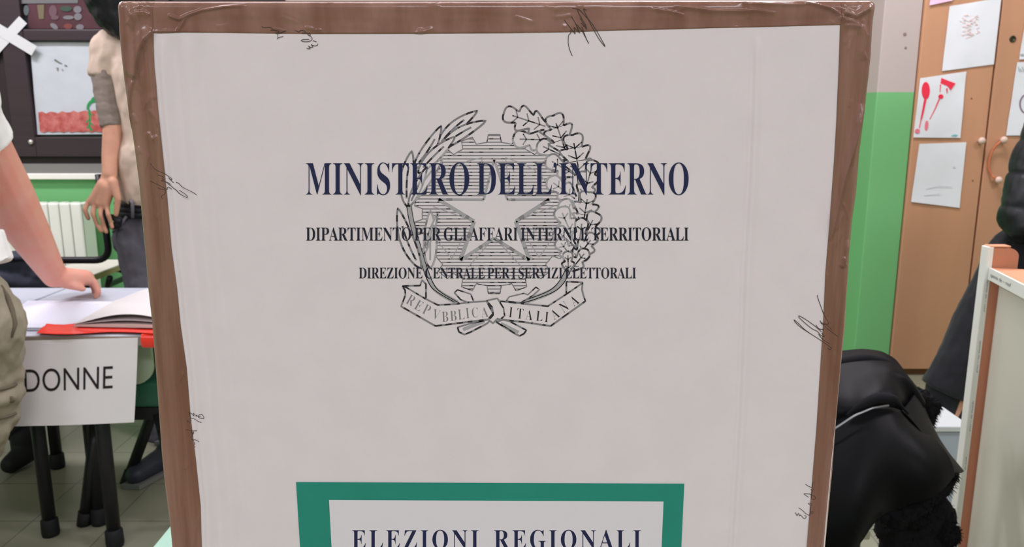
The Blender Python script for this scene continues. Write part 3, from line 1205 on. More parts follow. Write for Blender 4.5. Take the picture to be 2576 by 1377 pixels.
LET = [('R', 230, 390, 30), ('E', 330, 458, 29), ('P', 432, 512, 26), ('V', 552, 575, 16), ('B', 668, 602, -2), ('B', 775, 590, -4), ('L', 878, 572, -5), ('I', 960, 556, -5), ('C', 1055, 548, -6), ('A', 1180, 542, -7),
       ('I', 1520, 545, 6), ('T', 1640, 562, 6), ('A', 1758, 578, 6), ('L', 1892, 592, 6), ('I', 1985, 606, 5), ('A', 2088, 566, -32), ('N', 2210, 476, -33), ('A', 2340, 392, -33)]
for (ch, a, b, rot) in LET:
    tv, tf, sz = text_geo(serif(ch), offset=-0.012)
    hgt = 130.0 / 5.152
    wid = hgt * sz[0] / sz[1] * .72
    c0, s0 = cos(math.radians(rot)), sin(math.radians(rot))
    n = len(EM.v)
    cu, cvv = 990 + a / 5.152, 680 + b / 5.152
    for q in tv:
        x, y = (q[0] - .5) * wid, -(q[1] - .5) * hgt
        EM.v.append(EM.pt(cu + x * c0 - y * s0, cvv + x * s0 + y * c0))
    for f in tf:
        EM.f.append(tuple(n + i for i in f))
        EM.m.append(MID if rot > -10 and a < 1300 else DARK)
print('emblem offset mm', EM.off * 1000)
EM.build('printed_emblem', [M['label'], M['ink_grey'], M['ink_mid'], M['ink_black']])['label'] = 'printed wreath, star and cogwheel emblem'
TOFF = EM.off + 1e-5


def print_text(name, body, rect, m, spacing=1.0, offset=0.0, off=None, label=None, quad=None, word=1.0):
    """rect = u0, v0 (cap top), u1, v1 (baseline) in px of the photograph"""
    tv, tf, sz = text_geo(body, spacing, offset, word)
    k = Ink()
    k.off = off or TOFF
    u0, v0, u1, v1 = rect
    vs = [k.pt(u0 + (u1 - u0) * q[0], v1 + (v0 - v1) * q[1]) for q in tv]
    o = mk(name, vs, tf, m, box)
    if label:
        o['label'] = label
    return o


print_text('printed_heading', serif('MINISTERO DELL\u2019INTERNO'), (770, 409, 1732, 491), M['navy'], 0.98, offset=-0.009, label='navy heading MINISTERO DELL\u2019INTERNO', word=.75)
print_text('printed_line', serif('DIPARTIMENTO PER GLI AFFARI INTERNI E TERRITORIALI'), (770, 572, 1732, 606), M['navy2'], 0.97, offset=-0.006, label='navy line DIPARTIMENTO PER GLI AFFARI INTERNI E TERRITORIALI', word=.7)
print_text('printed_line', serif('DIREZIONE CENTRALE PER I SERVIZI ELETTORALI'), (903, 673, 1600, 701), M['navy2'], 0.97, offset=-0.006, label='navy line DIREZIONE CENTRALE PER I SERVIZI ELETTORALI', word=.7)
print_text('printed_title', serif('ELEZIONI REGIONALI'), (886, 1333, 1612, 1382), M['navy'], 1.22, offset=-0.004, off=TOFF + 1e-5, label='navy title ELEZIONI REGIONALI', word=1.5)

# teal frame with a paler field inside
fk = Ink()
fk.off = TOFF
VB = 2050
uL, uR = 745 + (VB - 1213) * .062, 1721 - (VB - 1217) * .046
iL, iR = 828 + (VB - 1258) * .050, 1669 - (VB - 1262) * .040
fk.poly([(745, 1213), (1721, 1217), (1669, 1262), (828, 1258)], 0)
fk.poly([(745, 1213), (828, 1258), (iL, VB - 60), (uL, VB)], 0)
fk.poly([(1721, 1217), (uR, VB), (iR, VB - 60), (1669, 1262)], 0)
fk.poly([(uL, VB), (iL, VB - 60), (iR, VB - 60), (uR, VB)], 0)
fk.off -= 4e-6
fk.poly([(828, 1258), (1669, 1262), (iR, VB - 60), (iL, VB - 60)], 1)
fk.build('printed_frame', [M['green_print'], mat('pale_printed_field', (196, 189, 197), 0.55, k=1.40, spec=.3)])['label'] = 'teal green printed frame'

# signatures written across the tape joints -----------------------------------


def zq(pl, u0, v0, s):
    return [(u0 + a / s, v0 + b / s) for a, b in pl]


SIG = []
s = 9.18
SIG.append([zq(q, 1400, 0, s) for q in [
    [(180, 460), (240, 550), (320, 650), (390, 740), (430, 775), (400, 640), (470, 700), (540, 765)],
    [(340, 385), (420, 510), (500, 680), (520, 745), (450, 560), (600, 740), (740, 1000), (680, 880), (580, 620)],
    [(360, 195), (430, 205), (500, 215), (560, 260), (690, 400), (790, 510), (940, 740), (1120, 1070), (1000, 930), (890, 750), (740, 470), (640, 260), (630, 205), (690, 240)],
    [(500, 225), (490, 260), (580, 430), (660, 560), (690, 680), (640, 580), (545, 420)], [(560, 525), (610, 580), (640, 625)],
    [(320, 690), (330, 740), (325, 770), (280, 810), (270, 900), (270, 1000), (290, 1100), (330, 1220), (365, 1290)]]])
s = 14.31
SIG.append([zq(q, 640, 50, s) for q in [[(280, 235), (310, 270), (420, 275), (580, 280), (650, 320), (690, 365)], [(590, 375), (690, 370), (800, 390), (890, 420), (870, 460), (780, 490)], [(760, 490), (930, 470), (1060, 430), (1150, 390)], [(840, 470), (850, 560), (850, 650), (820, 695)], [(850, 655), (950, 620), (1045, 595)]]])
SIG.append([zq(q, 640, 50, s) for q in [[(1470, 380), (1540, 410), (1610, 445), (1650, 400), (1730, 380), (1820, 410), (1840, 470), (1720, 475)], [(1840, 475), (1940, 490), (2020, 530), (1990, 570), (1920, 530)], [(1990, 570), (2060, 630), (2085, 690), (2050, 740), (1960, 780), (1800, 785), (1690, 750), (1760, 710), (1980, 705)],
                                        [(2110, 745), (2170, 770), (2245, 790)], [(2280, 860), (2280, 900), (2200, 935), (2110, 920), (2050, 890), (2110, 980), (2010, 985), (1950, 940), (2010, 1030), (1950, 1040), (1885, 1025)]]])
s = 7.65
SIG.append([zq(q, 1980, 720, s) for q in [[(575, 170), (600, 260), (650, 400), (710, 560), (780, 690), (770, 720), (720, 740), (650, 690), (630, 660)],
                                          [(130, 645), (160, 700), (260, 790), (440, 910), (650, 1045), (820, 1170), (845, 1195), (810, 1220), (770, 1190)], [(130, 645), (220, 720), (330, 830), (470, 930)],
                                          [(220, 590), (240, 575), (400, 670), (560, 790), (660, 880)], [(220, 595), (330, 700), (480, 820), (580, 870), (650, 950), (710, 960), (660, 900)], [(550, 745), (600, 810), (660, 830), (700, 820)],
                                          [(640, 700), (760, 810), (960, 965)], [(700, 700), (790, 770), (850, 845)], [(600, 920), (680, 1020), (810, 1110)]]])
s = 9.836
SIG.append([zq(q, 1980, 1190, s) for q in [[(200, 975), (220, 1020), (250, 1055), (275, 1000), (310, 1060), (330, 1040), (420, 1130), (470, 1080), (430, 1040)], [(285, 860), (380, 930), (470, 1010), (560, 1050)], [(560, 1040), (570, 960), (620, 950), (630, 990), (590, 1000), (570, 880), (590, 760), (525, 750), (560, 795)],
                                           [(530, 600), (470, 560), (415, 515), (490, 515), (580, 530), (690, 590), (680, 640), (620, 650), (590, 590), (600, 500), (620, 440), (580, 415), (640, 400), (660, 350)], [(450, 275), (530, 330), (620, 350), (620, 270), (660, 215)]]])
s = 10.59
SIG.append([zq(q, 360, 390, s) for q in [[(200, 220), (260, 290), (330, 375), (450, 440), (560, 485), (680, 560), (790, 630), (750, 650), (680, 600), (840, 735)], [(400, 530), (500, 560), (560, 590), (520, 630), (580, 660), (500, 690), (590, 710), (700, 750), (790, 840), (900, 930), (970, 1020), (1080, 1090), (1170, 1130), (1190, 1100), (1100, 1020), (970, 940)],
                                         [(200, 690), (300, 740), (430, 800), (600, 890), (650, 910), (670, 850), (790, 910)], [(410, 870), (500, 910), (610, 940), (590, 1030), (520, 1080), (505, 1120), (535, 1165)], [(890, 720), (960, 760), (1050, 850), (1200, 930), (1320, 990), (1440, 1060)], [(650, 745), (720, 800), (740, 790)]]])
s = 11.475
SIG.append([zq(q, 440, 1020, s) for q in [[(400, 200), (430, 205), (500, 245), (560, 300), (540, 220), (600, 260), (640, 300), (640, 260), (700, 300), (720, 260), (770, 250), (820, 300), (840, 380), (760, 360), (700, 320), (760, 300)], [(430, 210), (450, 350), (490, 365), (600, 390), (690, 440), (780, 485)], [(490, 425), (400, 420), (370, 480), (450, 480), (430, 530)],
                                          [(320, 690), (400, 715), (490, 730), (570, 730), (650, 710)], [(490, 740), (490, 830), (540, 810), (540, 760), (500, 880), (470, 920), (510, 990), (600, 990), (720, 1035)], [(560, 1050), (580, 1110), (570, 1150)], [(570, 1200), (600, 1190)]]])
SLAB = ['pen signature across the tape at the top edge', 'small pen initials at the top left', 'curly pen signature at the top left', 'pen signature on the right edge', 'small pen signature low on the right edge', 'pen signature on the left edge', 'small pen signature low on the left edge']
SW = [1.5, 1.3, 1.4, 1.4, 1.2, 1.4, 1.2]
for strokes, lab, sw in zip(SIG, SLAB, SW):
    k = Ink()
    k.off = 0.0
    for st in strokes:
        k.line(smooth_px(st, 6), sw, 0)
    # lay the ink on whatever surface it crosses
    uv = []
    for p in k.v:
        dx, dz = p.x / YB, (p.z - CAMH) / YB
        dirc = Vector((dx, 1, dz))
        zc = dirc.y * cos(PITCH) - dirc.z * sin(PITCH)
        yc = dirc.y * sin(PITCH) + dirc.z * cos(PITCH)
        uv.append((CX + FPX * dirc.x / zc, CY - FPX * yc / zc))
    U = np.array([a[0] for a in uv])
    V = np.array([a[1] for a in uv])
    on_left = U < L_in(V)
    on_right = U > R_in(V)
    on_top = V < T_in(U)
    ssv = (U - L_in(V)) / (R_in(V) - L_in(V))
    hh = np.array([.0004 + max(0.0, panel_h(q) * min(1, max(0, (w_ - 90) / 40))) for q, w_ in zip(ssv, V)])
    for msk, kd in ((on_top, 'top'), (on_left, 'left'), (on_right, 'right')):
        if msk.any():
            hh[msk] = tape_h(U[msk], V[msk], kd) + .00022
    for p, h in zip(k.v, hh):
        q = p.z - (ZTOP - RC)
        p.y -= h - (RC - math.sqrt(max(0, RC * RC - q * q)) if q > 0 else 0)
    k.build('signature', [M['pen']])['label'] = lab

# table under the box ----------------------------------------------------------
M['mint'] = mat('mint_laminate', (172, 212, 194), 0.4, k=0.85, var=0.02)
M['black_metal'] = mat('black_metal', (36, 36, 40), 0.4, k=1.1)
tz = 0.53
te = G(425, 1325, tz)
btab = thing('school_table', 'pale mint school table under the ballot box', 'table', (0, .7, 0), 'school tables')
MB().box(te.x, 0.40, 0.30, 1.22, tz - .022, tz, bev=.004).build('tabletop', M['mint'], btab)
for sx in (te.x + .05, .35):
    for sy in (.35, 1.16):
        MB().tube([(sx, sy, 0), (sx, sy, tz - .02)], .016, 14).build('leg', M['black_metal'], btab, True)
MB().box(te.x + .05, .35, 1.15, 1.17, tz - .08, tz - .02).build('apron', M['black_metal'], btab)
MB().box(te.x + .05, .35, .34, .36, tz - .08, tz - .02).build('apron', M['black_metal'], btab)

# ------------------------------------------------------------------ tables on the left
M['grey_top'] = mat('pale_grey_laminate', (182, 188, 200), 0.45, k=1.05, var=0.015)
M['edge'] = mat('brown_grey_edge', (128, 118, 110), 0.5)
M['black'] = mat('black_tube', (30, 29, 34), 0.4, k=1.0)
M['rubber'] = mat('black_rubber', (24, 24, 28), 0.7, k=1.0)
TZ = 0.583
YF = G(200, 844, TZ).y
YK = G(200, 724, TZ).y
SEAM = G(110, 747, TZ).x


def school_table(x0, x1, legs, label):
    t = thing('school_table', label, 'table', ((x0 + x1) / 2, (YF + YK) / 2, 0), 'school tables')
    MB().box(x0, x1, YF, YK, TZ - .028, TZ, bev=.005).build('tabletop', M['grey_top'], t)
    MB().box(x0 + .004, x1 - .004, YF - .0025, YF + .004, TZ - .025, TZ - .003).build('edge_band', M['edge'], t)
    for (lx, ly) in legs:
        l = MB().tube([(lx, ly, .02), (lx, ly, TZ - .028)], .0175, 16).build('leg', M['black'], t, True)
        MB().lathe((lx, ly, 0), [(.021, 0), (.023, .01), (.022, .045), (.018, .05)], 16).build('rubber_foot', M['rubber'], l, True)
    f = MB()
    f.box(x0 + .10, x1 - .10, YK - .09, YK - .07, TZ - .07, TZ - .028)
    f.build('apron', M['black'], t)
    return t


lg1 = G(118, 1356, 0)
lg4 = G(281, 1384, 0)
school_table(SEAM + .004, SEAM + .78, [(lg1.x, lg1.y + .020), (lg4.x, lg4.y + .020), (G(252, 1318, 0).x, G(252, 1318, 0).y), (SEAM + .70, lg1.y), (SEAM + .38, YK - .06), (SEAM + .70, YK - .06)], 'pale grey school table with black legs behind the DONNE sign')
school_table(SEAM - .75, SEAM - .004, [(SEAM - .68, YF + .06), (SEAM - .68, YK - .06), (SEAM - .06, YK - .06)], 'pale grey school table at the left edge, behind the person in khaki trousers')

# sign
M['sign'] = mat('sign_paper', (206, 202, 206), 0.7, k=1.42, bump=.1, bscale=20, bdist=.002)
M['sign_ink'] = mat('black_print', (38, 32, 36), 0.6, k=1.0)
SY = YF - .0042
sq = [(47, 858), (347, 850), (341, 1060), (47, 1067)]


def sign_pt(s, t, off=0.0):
    tl, tr, br, bl = [Vector((a, b, 0)) for a, b in sq]
    q = tl.lerp(tr, s).lerp(bl.lerp(br, s), t)
    p = P(q.x, q.y, SY)
    p.y -= .016 * t * t * (1 - .5 * s) + .004 * sin(pi * s) * t + off
    return p


pts = [[sign_pt(j / 20, 0) for j in range(21)]]
for i in range(1, 25):
    pts.append([sign_pt(j / 20, i / 24) for j in range(21)])
sg = tag(grid_mesh('sign', pts, M['sign'], None, True, .0006), 'white paper sign reading DONNE hanging from the grey table edge', 'sign')
tv, tf, sz = text_geo('DONNE', 1.02, -.003)


def sign_uv(u, v):
    tl, tr, br, bl = sq
    t = (v - 856) / 207.0
    l = tl[0] + (bl[0] - tl[0]) * t
    r = tr[0] + (br[0] - tr[0]) * t
    s_ = (u - l) / (r - l)
    vt = tl[1] + (tr[1] - tl[1]) * s_
    vb = bl[1] + (br[1] - bl[1]) * s_
    return s_, (v - vt) / (vb - vt)


vs = []
for q in tv:
    u = (62 + (286 - 62) * q[0]) + (1 - q[1]) * 5 * (1 - q[0])
    v = (985 - 9 * q[0]) * (1 - q[1]) + (929 - 9 * q[0]) * q[1]
    vs.append(sign_pt(*sign_uv(u, v), off=.0012))
mk('printed_word', vs, tf, M['sign_ink'], sg)['label'] = 'black word DONNE'


# papers on the table
def on_table(u, v, dz=0.0):
    p = G(u, v, TZ)
    p.z += dz
    return p


def slab_px(name, pl, z0, z1, m, parent=None):
    b = MB()
    b.prism([on_table(u, v, z0) for u, v in pl], (0, 0, z1 - z0))
    return b.build(name, m, parent)


M['white_sheet'] = mat('bright_white_sheet', (208, 212, 226), 0.6, k=1.1)
M['page'] = mat('book_page', (204, 202, 202), 0.7, k=1.12)
M['page_edge'] = mat('book_page_edge', (170, 164, 162), 0.8, var=.1, vscale=(2, 2, 800))
ps = thing('paper_stack', 'stack of white sheets in a clear sleeve lying on the grey table', 'paper', on_table(150, 800, .001))
slab_px('clear_sleeve', [(68, 762), (292, 765), (182, 834), (-20, 834)], .001, .0025, mat('clear_sleeve_edge', (120, 120, 128), .3), ps)
slab_px('sheet', [(70, 761.5), (286, 764), (172, 830), (-20, 830)], .0026, .006, M['white_sheet'], ps)
pm = MB()
for (u, v, l) in [(165, 770, 10), (190, 769, 14), (215, 770, 12), (240, 771, 10), (150, 771, 6)]:
    pm.prism([on_table(u, v, .0061), on_table(u + l, v, .0061), on_table(u + l - 2, v + 1.4, .0061), on_table(u - 2, v + 1.4, .0061)], (0, 0, .0002))
pm.build('pencil_marks', mat('pale_pencil', (178, 184, 200), .8), ps)['label'] = 'faint pencil notes'
bk = thing('open_book', 'open book with curling pages on the grey table, beside the ballot box', 'book', on_table(360, 800, .004))
nl, fl, frr, nr = on_table(188, 832), on_table(290, 772), on_table(520, 742), on_table(500, 838)


def book_grid(zb, hs, inset=0.0):
    g = []
    for i in range(9):
        t = i / 8
        row = []
        for j in range(25):
            s_ = j / 24
            p = nl.lerp(nr, s_).lerp(fl.lerp(frr, s_), t)
            hump = hs * (sin(pi * min(1, s_ / .92)) ** 1.2) * (1 - .15 * t)
            p.z = TZ + zb + hump + .004 * t * s_
            row.append(p)
        g.append(row)
    return g


lo = book_grid(.0155, .004)
hi = book_grid(.0175, .028)
grid_mesh('page', hi, M['page'], bk, True, .0006)['label'] = 'upper curled page'
grid_mesh('page', book_grid(.0165, .013), M['page'], bk, True, .0006)
b = MB()
ni, nj = len(lo), len(lo[0])
base = [[Vector((p.x, p.y, TZ + .0105)) for p in r] for r in lo]
allv = [p for r in lo for p in r] + [p for r in base for p in r]
N = ni * nj
ff = []
for i in range(ni - 1):
    for j in range(nj - 1):
        a = i * nj + j
        ff.append((a, a + 1, a + nj + 1, a + nj))
        ff.append((N + a, N + a + nj, N + a + nj + 1, N + a + 1))
for j in range(nj - 1):
    ff.append((j, N + j, N + j + 1, j + 1))
    a = (ni - 1) * nj + j
    ff.append((a, a + 1, N + a + 1, N + a))
for i in range(ni - 1):
    a = i * nj
    ff.append((a, a + nj, N + a + nj, N + a))
    a = i * nj + nj - 1
    ff.append((a, N + a, N + a + nj, a + nj))
mk('page_block', allv, ff, M['page_edge'], bk)

# red plastic on the front edge
M['red'] = mat('glossy_red_plastic', (226, 50, 38), 0.22, k=1.3, spec=.5, coat=.3)
rf = thing('red_plastic_sheet', 'glossy red plastic sheet bent over the front edge of the grey table', 'plastic sheet', on_table(300, 838, .002))
g = []
for i in range(7):
    row = []
    for j in range(17):
        s_, t = j / 16, i / 6
        u = 118 + (470 - 118) * s_ - 25 * t * (1 - s_)
        v = 822 + 3 * sin(s_ * 9) - 8 * math.exp(-((s_ - .26) / .07) ** 2) * (1 - t) + (845 - 822) * t
        p = on_table(u, v, .0065 + .004 * (mnoise.noise(Vector((s_ * 5, t * 3, 2))) + .3) * (1 - t * .6))
        row.append(p)
    g.append(row)
grid_mesh('flat_sheet', g, M['red'], rf, True, .0012)
g = []
lipL, lipR = on_table(347, 851), on_table(480, 851)
for i in range(9):
    a = i / 8
    row = []
    for j in range(9):
        x = lipL.x + (lipR.x - lipL.x) * j / 8
        if a < .4:
            row.append(Vector((x, YF + .05 * (1 - a / .4) - .006, TZ + .0045)))
        else:
            q = (a - .4) / .6
            row.append(Vector((x, YF - .006 - .004 * sin(pi * q), TZ + .0045 - .034 * q)))
    g.append(row)
grid_mesh('hanging_lip', g, M['red'], rf, True, .002)

# ------------------------------------------------------------------ chairs on the left
M['pale_ply'] = mat('pale_plywood_top', (200, 198, 186), 0.5, k=1.35)
M['ply_edge'] = mat('plywood_edge', (142, 130, 92), 0.6, var=.1, vscale=(1, 1, 300))
M['navy_coat'] = mat('navy_padded_fabric', (44, 49, 64), 0.7, k=1.3, sheen=.2)


def tube_chair(cx, yb, w, zs, zt, dep, name, label, group=None):
    """chair seen from behind: bent tube back, plywood seat"""
    t = thing(name, label, 'chair', (cx, yb + dep / 2, 0), group)
    x0, x1 = cx - w / 2, cx + w / 2
    MB().tube(arc([(x0, yb - .02, zt), (x0, yb, zs + .03), (x1, yb, zs + .03), (x1, yb - .02, zt)], .06, 8), .0135, 14).build('back_frame', M['black'], t, True)
    return t, x0, x1


c1z = .495
a1, a2 = G(232, 692, c1z), G(305, 668, c1z)
pl_, pr_ = P(80, 560, 3.06), P(267, 560, 3.06)
ztop = P(250, 438, 3.06).z
ch, x0, x1 = tube_chair((pl_.x + pr_.x) / 2, 3.06, pr_.x - pl_.x, P(200, 655, 3.06).z - .03, ztop, .36, 'school_chair', 'black tube framed chair with pale plywood seat before the white radiator', 'school chairs')
st = MB().box(x0 - .03, a1.x, 3.085, 3.46, c1z - .006, c1z, bev=.002).build('seat', M['pale_ply'], ch)
MB().box(x0 - .03, a1.x + .0005, 3.084, 3.461, c1z - .026, c1z - .006).build('plywood_edge', M['ply_edge'], st)
for (lx, ly, kx) in [(a1.x - .03, 3.11, .03), (a1.x - .03, 3.42, .03), (x0 + .02, 3.11, -.03), (x0 + .02, 3.42, -.03)]:
    MB().tube(arc([(lx - kx * 2.2, ly, c1z - .034), (lx + kx * .4, ly, c1z - .036), (lx + kx, ly, c1z - .10), (lx + kx * 1.3, ly, 0.0)], .06, 8), .0135, 12).build('leg', M['black'], ch, True)
MB().tube([(x1 - .012, 3.07, c1z + .0), (x1 - .04, 3.10, c1z - .038), (x1 - .04, 3.40, c1z - .038)], .0115, 10).build('seat_frame', M['black'], ch, True)

# second chair with the padded jacket over it
zt2 = P(15, 631, 3.10).z
cx2 = P(-60, 640, 3.10).x
ch2 = thing('school_chair', 'plywood backed chair under the navy padded jacket, at the left picture edge', 'chair', (cx2, 3.25, 0), 'school chairs')
xr2 = P(31, 640, 3.10).x
MB().box(cx2 - .18, xr2, 3.095, 3.115, zt2 - .12, zt2, bev=.003).build('backrest', M['pale_ply'], ch2)
MB().box(cx2 - .19, xr2, 3.13, 3.47, .38, .40, bev=.004).build('seat', M['pale_ply'], ch2)
for (lx, ly) in [(cx2 - .17, 3.125), (xr2 - .015, 3.125), (cx2 - .17, 3.43), (xr2 - .015, 3.43)]:
    MB().tube([(lx, ly, 0), (lx, ly, zt2 - .03 if ly < 3.2 else .38)], .011, 12).build('leg', M['black'], ch2, True)


def J(u, v, Y=2.985):
    return P(u, v, Y)


jk = thing('padded_jacket', 'dark navy padded jacket hung over a chair behind the grey table', 'jacket', J(40, 720, 2.98))
caps = [(J(-70, 670), .055, J(70, 668), .052), (J(-70, 700), .07, J(88, 700), .062), (J(-70, 760), .07, J(96, 760), .06), (J(-70, 820), .065, J(90, 820), .06)]
fused('shell', caps, .008, M['navy_coat'], jk, 5, disp=lambda p: .006 * abs(sin(p[2] * 42 + 1.2 * sin(p[0] * 14))) + .008 * fbm(p, (16, 16, 16), 3))
MB().tube([J(-60, 646, 2.935), J(0, 650, 2.929), J(66, 652, 2.935)], .007, 8).build('collar_piping', mat('navy_piping', (30, 34, 46), .7), jk, True)
# black puffer sleeve lying on that chair's back is not separate: a black shoulder bag hangs there
bg = fused('shoulder_bag', [(P(-22, 580, 3.17), .036, P(-16, 612, 3.17), .035), (P(-30, 590, 3.17), .04, P(-30, 640, 3.17), .04)], .006, M['rubber'], None, 4)
tag(bg, 'small black bag on the chair at the left picture edge', 'bag')

# green chair under the table
M['pale_green'] = mat('pale_green_plastic', (168, 182, 158), 0.45)
M['teal_seat'] = mat('bottle_green_plastic', (40, 88, 70), 0.4, k=1.5)
gc = thing('plastic_chair', 'green plastic chair with black legs pushed under the grey table', 'chair', (P(300, 950, 2.15).x, 2.2, 0), 'school chairs')
bx0, bx1 = P(215, 900, 2.03).x, P(381, 900, 2.03).x
bp = MB()
zt3, zb3 = TZ - .033, P(300, 968, 2.03).z
oc = []
for (x, z) in [(bx0, zt3), (bx1, zt3), (bx1, zb3 + .05)]:
    oc.append((x, 2.03, z))
for k in range(1, 7):
    a = k / 6 * pi / 2
    oc.append((bx1 - .05 * (1 - cos(a)), 2.03, zb3 + .05 - .05 * sin(a)))
oc += [(bx0, 2.03, zb3)]
bp.prism(oc, (0, .012, 0)).build('backrest', M['pale_green'], gc)
sx1 = P(440, 990, 2.1).x
MB().box(bx0 - .02, sx1, 2.045, 2.38, P(300, 1028, 2.045).z, P(300, 962, 2.045).z, bev=.012).build('seat', M['teal_seat'], gc, True)
zs_ = P(300, 1028, 2.045).z
MB().box(bx0 - .01, sx1 - .01, 2.05, 2.37, zs_ - .035, zs_).build('seat_frame', M['black'], gc)
f2, f5 = G(212, 1320, 0), G(318, 1218, 0)
for (top, ft) in [((bx0 + .0, 2.06, zs_ - .02), (f2.x, f2.y, 0)), ((bx0 + .06, 2.35, zs_ - .02), (f5.x, f5.y, 0)), ((sx1 - .03, 2.06, zs_ - .02), (sx1 + .02, 2.05, 0)), ((sx1 - .03, 2.35, zs_ - .02), (sx1 + .02, 2.36, 0))]:
    l = MB().tube([ft, top], .0165, 14).build('leg', M['black'], gc, True)
    MB().tube([(ft[0], ft[1], 0), Vector(ft).lerp(Vector(top), .12)], .020, 14).build('rubber_foot', M['rubber'], l, True)
# ------------------------------------------------------------------ people
M['skin1'] = mat('skin_pink', (196, 142, 126), 0.5, k=1.35, spec=.35, var=.05, vscale=(22, 22, 22), bump=.08, bscale=160, rgb2=(190, 128, 112))
M['skin2'] = mat('skin_tan', (180, 134, 112), 0.5, k=1.35, spec=.35, var=.05, vscale=(30, 30, 30))
M['tee'] = mat('white_cotton', (214, 212, 212), 0.85, k=1.35)
M['khaki'] = mat('khaki_cotton', (132, 124, 108), 0.85, k=1.3, var=.07, vscale=(26, 26, 9), bump=.25, bscale=36, bdist=.004)
M['khaki_d'] = mat('khaki_seam', (96, 88, 74), 0.85, k=1.2)
M['hair'] = mat('black_hair', (24, 23, 28), 0.45, k=1.0, bump=.5, bscale=90)
M['eye'] = mat('dark_eye', (58, 44, 38), .3, k=1.0)
M['jumper'] = mat('beige_wool', (186, 168, 152), 0.9, k=1.15, var=.03, vscale=(20, 20, 20), bump=.15, bscale=220)
M['sleeve'] = mat('taupe_cotton', (118, 108, 100), 0.85, k=1.25, bump=.3, bscale=60, bdist=.003)
M['jeans'] = mat('charcoal_denim', (72, 70, 78), 0.85, k=1.25, var=.12, vscale=(14, 14, 8), bump=.15, bscale=250)
M['denim_seam'] = mat('grey_denim_seam', (100, 98, 106), 0.85, k=1.2)
M['belt'] = mat('black_leather', (28, 28, 34), 0.5, k=1.0)
M['puffer'] = mat('black_nylon', (22, 24, 28), 0.5, k=1.0)
M['blacktrouser'] = mat('black_cloth', (24, 25, 31), 0.9, k=1.0, sheen=.1)
M['shoe_w'] = mat('white_sneaker', (206, 208, 206), .6)
M['shoe_n'] = mat('navy_shoe', (44, 48, 58), .45, k=1.2)
M['sole'] = mat('pale_sole', (120, 120, 118), .7, k=1.0)


def head_caps(c, face, r=.085):
    """skull, jaw, nose, ears round centre c looking along face"""
    c = Vector(c)
    f = Vector(face).normalized()
    s_ = f.cross(Vector((0, 0, 1))).normalized()
    up = s_.cross(f)
    return [(c - f * .02 + up * .02, r, c + f * .02 + up * .01, r * .92), (c + up * .0, r * .85, c + f * .035 - up * .075, r * .52),
            (c + f * .085 + up * .01, .010, c + f * .103 - up * .022, .014), (c + s_ * .085, .014, c + s_ * .086 - up * .035, .012), (c - s_ * .085, .014, c - s_ * .086 - up * .035, .012),
            (c + f * .075 - up * .05, .015, c + f * .076 - up * .055, .014)], f, s_, up


def eyes(parent, c, f, s_, up):
    for sg_ in (-1, 1):
        p = Vector(c) + f * .078 + s_ * .032 * sg_ + up * .018
        MB().lathe(p - Vector((0, 0, .011)), [(.004, 0), (.010, .004), (.011, .011), (.010, .018), (.004, .022)], 12).build('eye', M['eye'], parent, True)


# person leaning on the table ------------------------------------------------
p1 = thing('person', 'person in white T-shirt and khaki cargo trousers, reaching an arm over the table', 'person', P(-110, 1440, 1.770) * 1.0, 'people in the polling room')
p1.location.z = 0
hc = P(-165, 60, 1.870)
hcaps, hf, hs_, hu = head_caps(hc, (.25, 1, -.35))
sh, el, fm, wr = P(-98, 240, 1.865), P(20, 488, 2.050), P(74, 590, 2.150), P(137, 695, 2.270)
hand = [(wr, .034, P(160, 698, 2.300), .031, dict(flat=((0, 0, 1), .85))),
        (P(155, 698, 2.275), .030, P(213, 699, 2.320), .024), (P(158, 699, 2.310), .030, P(216, 700, 2.360), .024), (P(160, 700, 2.340), .024, P(214, 702, 2.400), .021)]
for k, (yy, du, dv) in enumerate([(2.325, 0, 0), (2.35, 3, 3), (2.375, 0, 4), (2.40, -6, 2)]):
    a, b_, c_, d_ = P(214 + du, 697 + dv, yy), P(236 + du, 708 + dv, yy + .004), P(245 + du, 731 + dv, yy + .006), P(241 + du, 747 + dv - abs(du) * .6, yy + .008)
    hand += [(a, .0105, b_, .0098), (b_, .0098, c_, .009), (c_, .009, d_, .008)]
hand += [(P(160, 712, 2.275), .016, P(186, 720, 2.275), .0125), (P(186, 720, 2.275), .0125, P(208, 727, 2.290), .0095)]
hipR, hipL = P(-108, 735, 1.770), P(-185, 715, 1.750)
knR, knL = P(-62, 1030, 1.790), P(-225, 1060, 1.810)
anR, anL = P(-215, 1400, 1.710), P(-285, 1425, 1.770)
body = [(P(-160, 690, 1.760), .100, P(-190, 560, 1.770), .105), (P(-190, 560, 1.770), .100, P(-190, 300, 1.820), .105), (P(-230, 240, 1.840), .075, P(-110, 240, 1.850), .07),
        (P(-165, 200, 1.840), .055, hc, .05), (sh, .053, el, .060), (el, .060, fm, .053), (fm, .053, wr, .034),
        (P(-250, 250, 1.840), .06, P(-285, 470, 1.840), .045), (P(-285, 470, 1.840), .044, P(-215, 640, 1.930), .03), (P(-215, 640, 1.930), .034, P(-212, 715, 1.950), .028),
        (hipR, .085, knR, .062), (knR, .06, anR, .04), (hipL, .092, knL, .062), (knL, .06, anL, .04)] + hcaps + hand
for q in range(4):
    a = P(-206 - 9 * q, 722, 1.955 + .004 * (q % 3))
    body.append((a, .0105, a + Vector((.002 * q, .055 - .004 * abs(q - 1.5), -.035)), .0085))
body.append((P(-205, 690, 1.930), .01, P(-196, 715, 1.920) , .008))
bd1 = fused('body', body, .0045, M['skin1'], p1, 5)
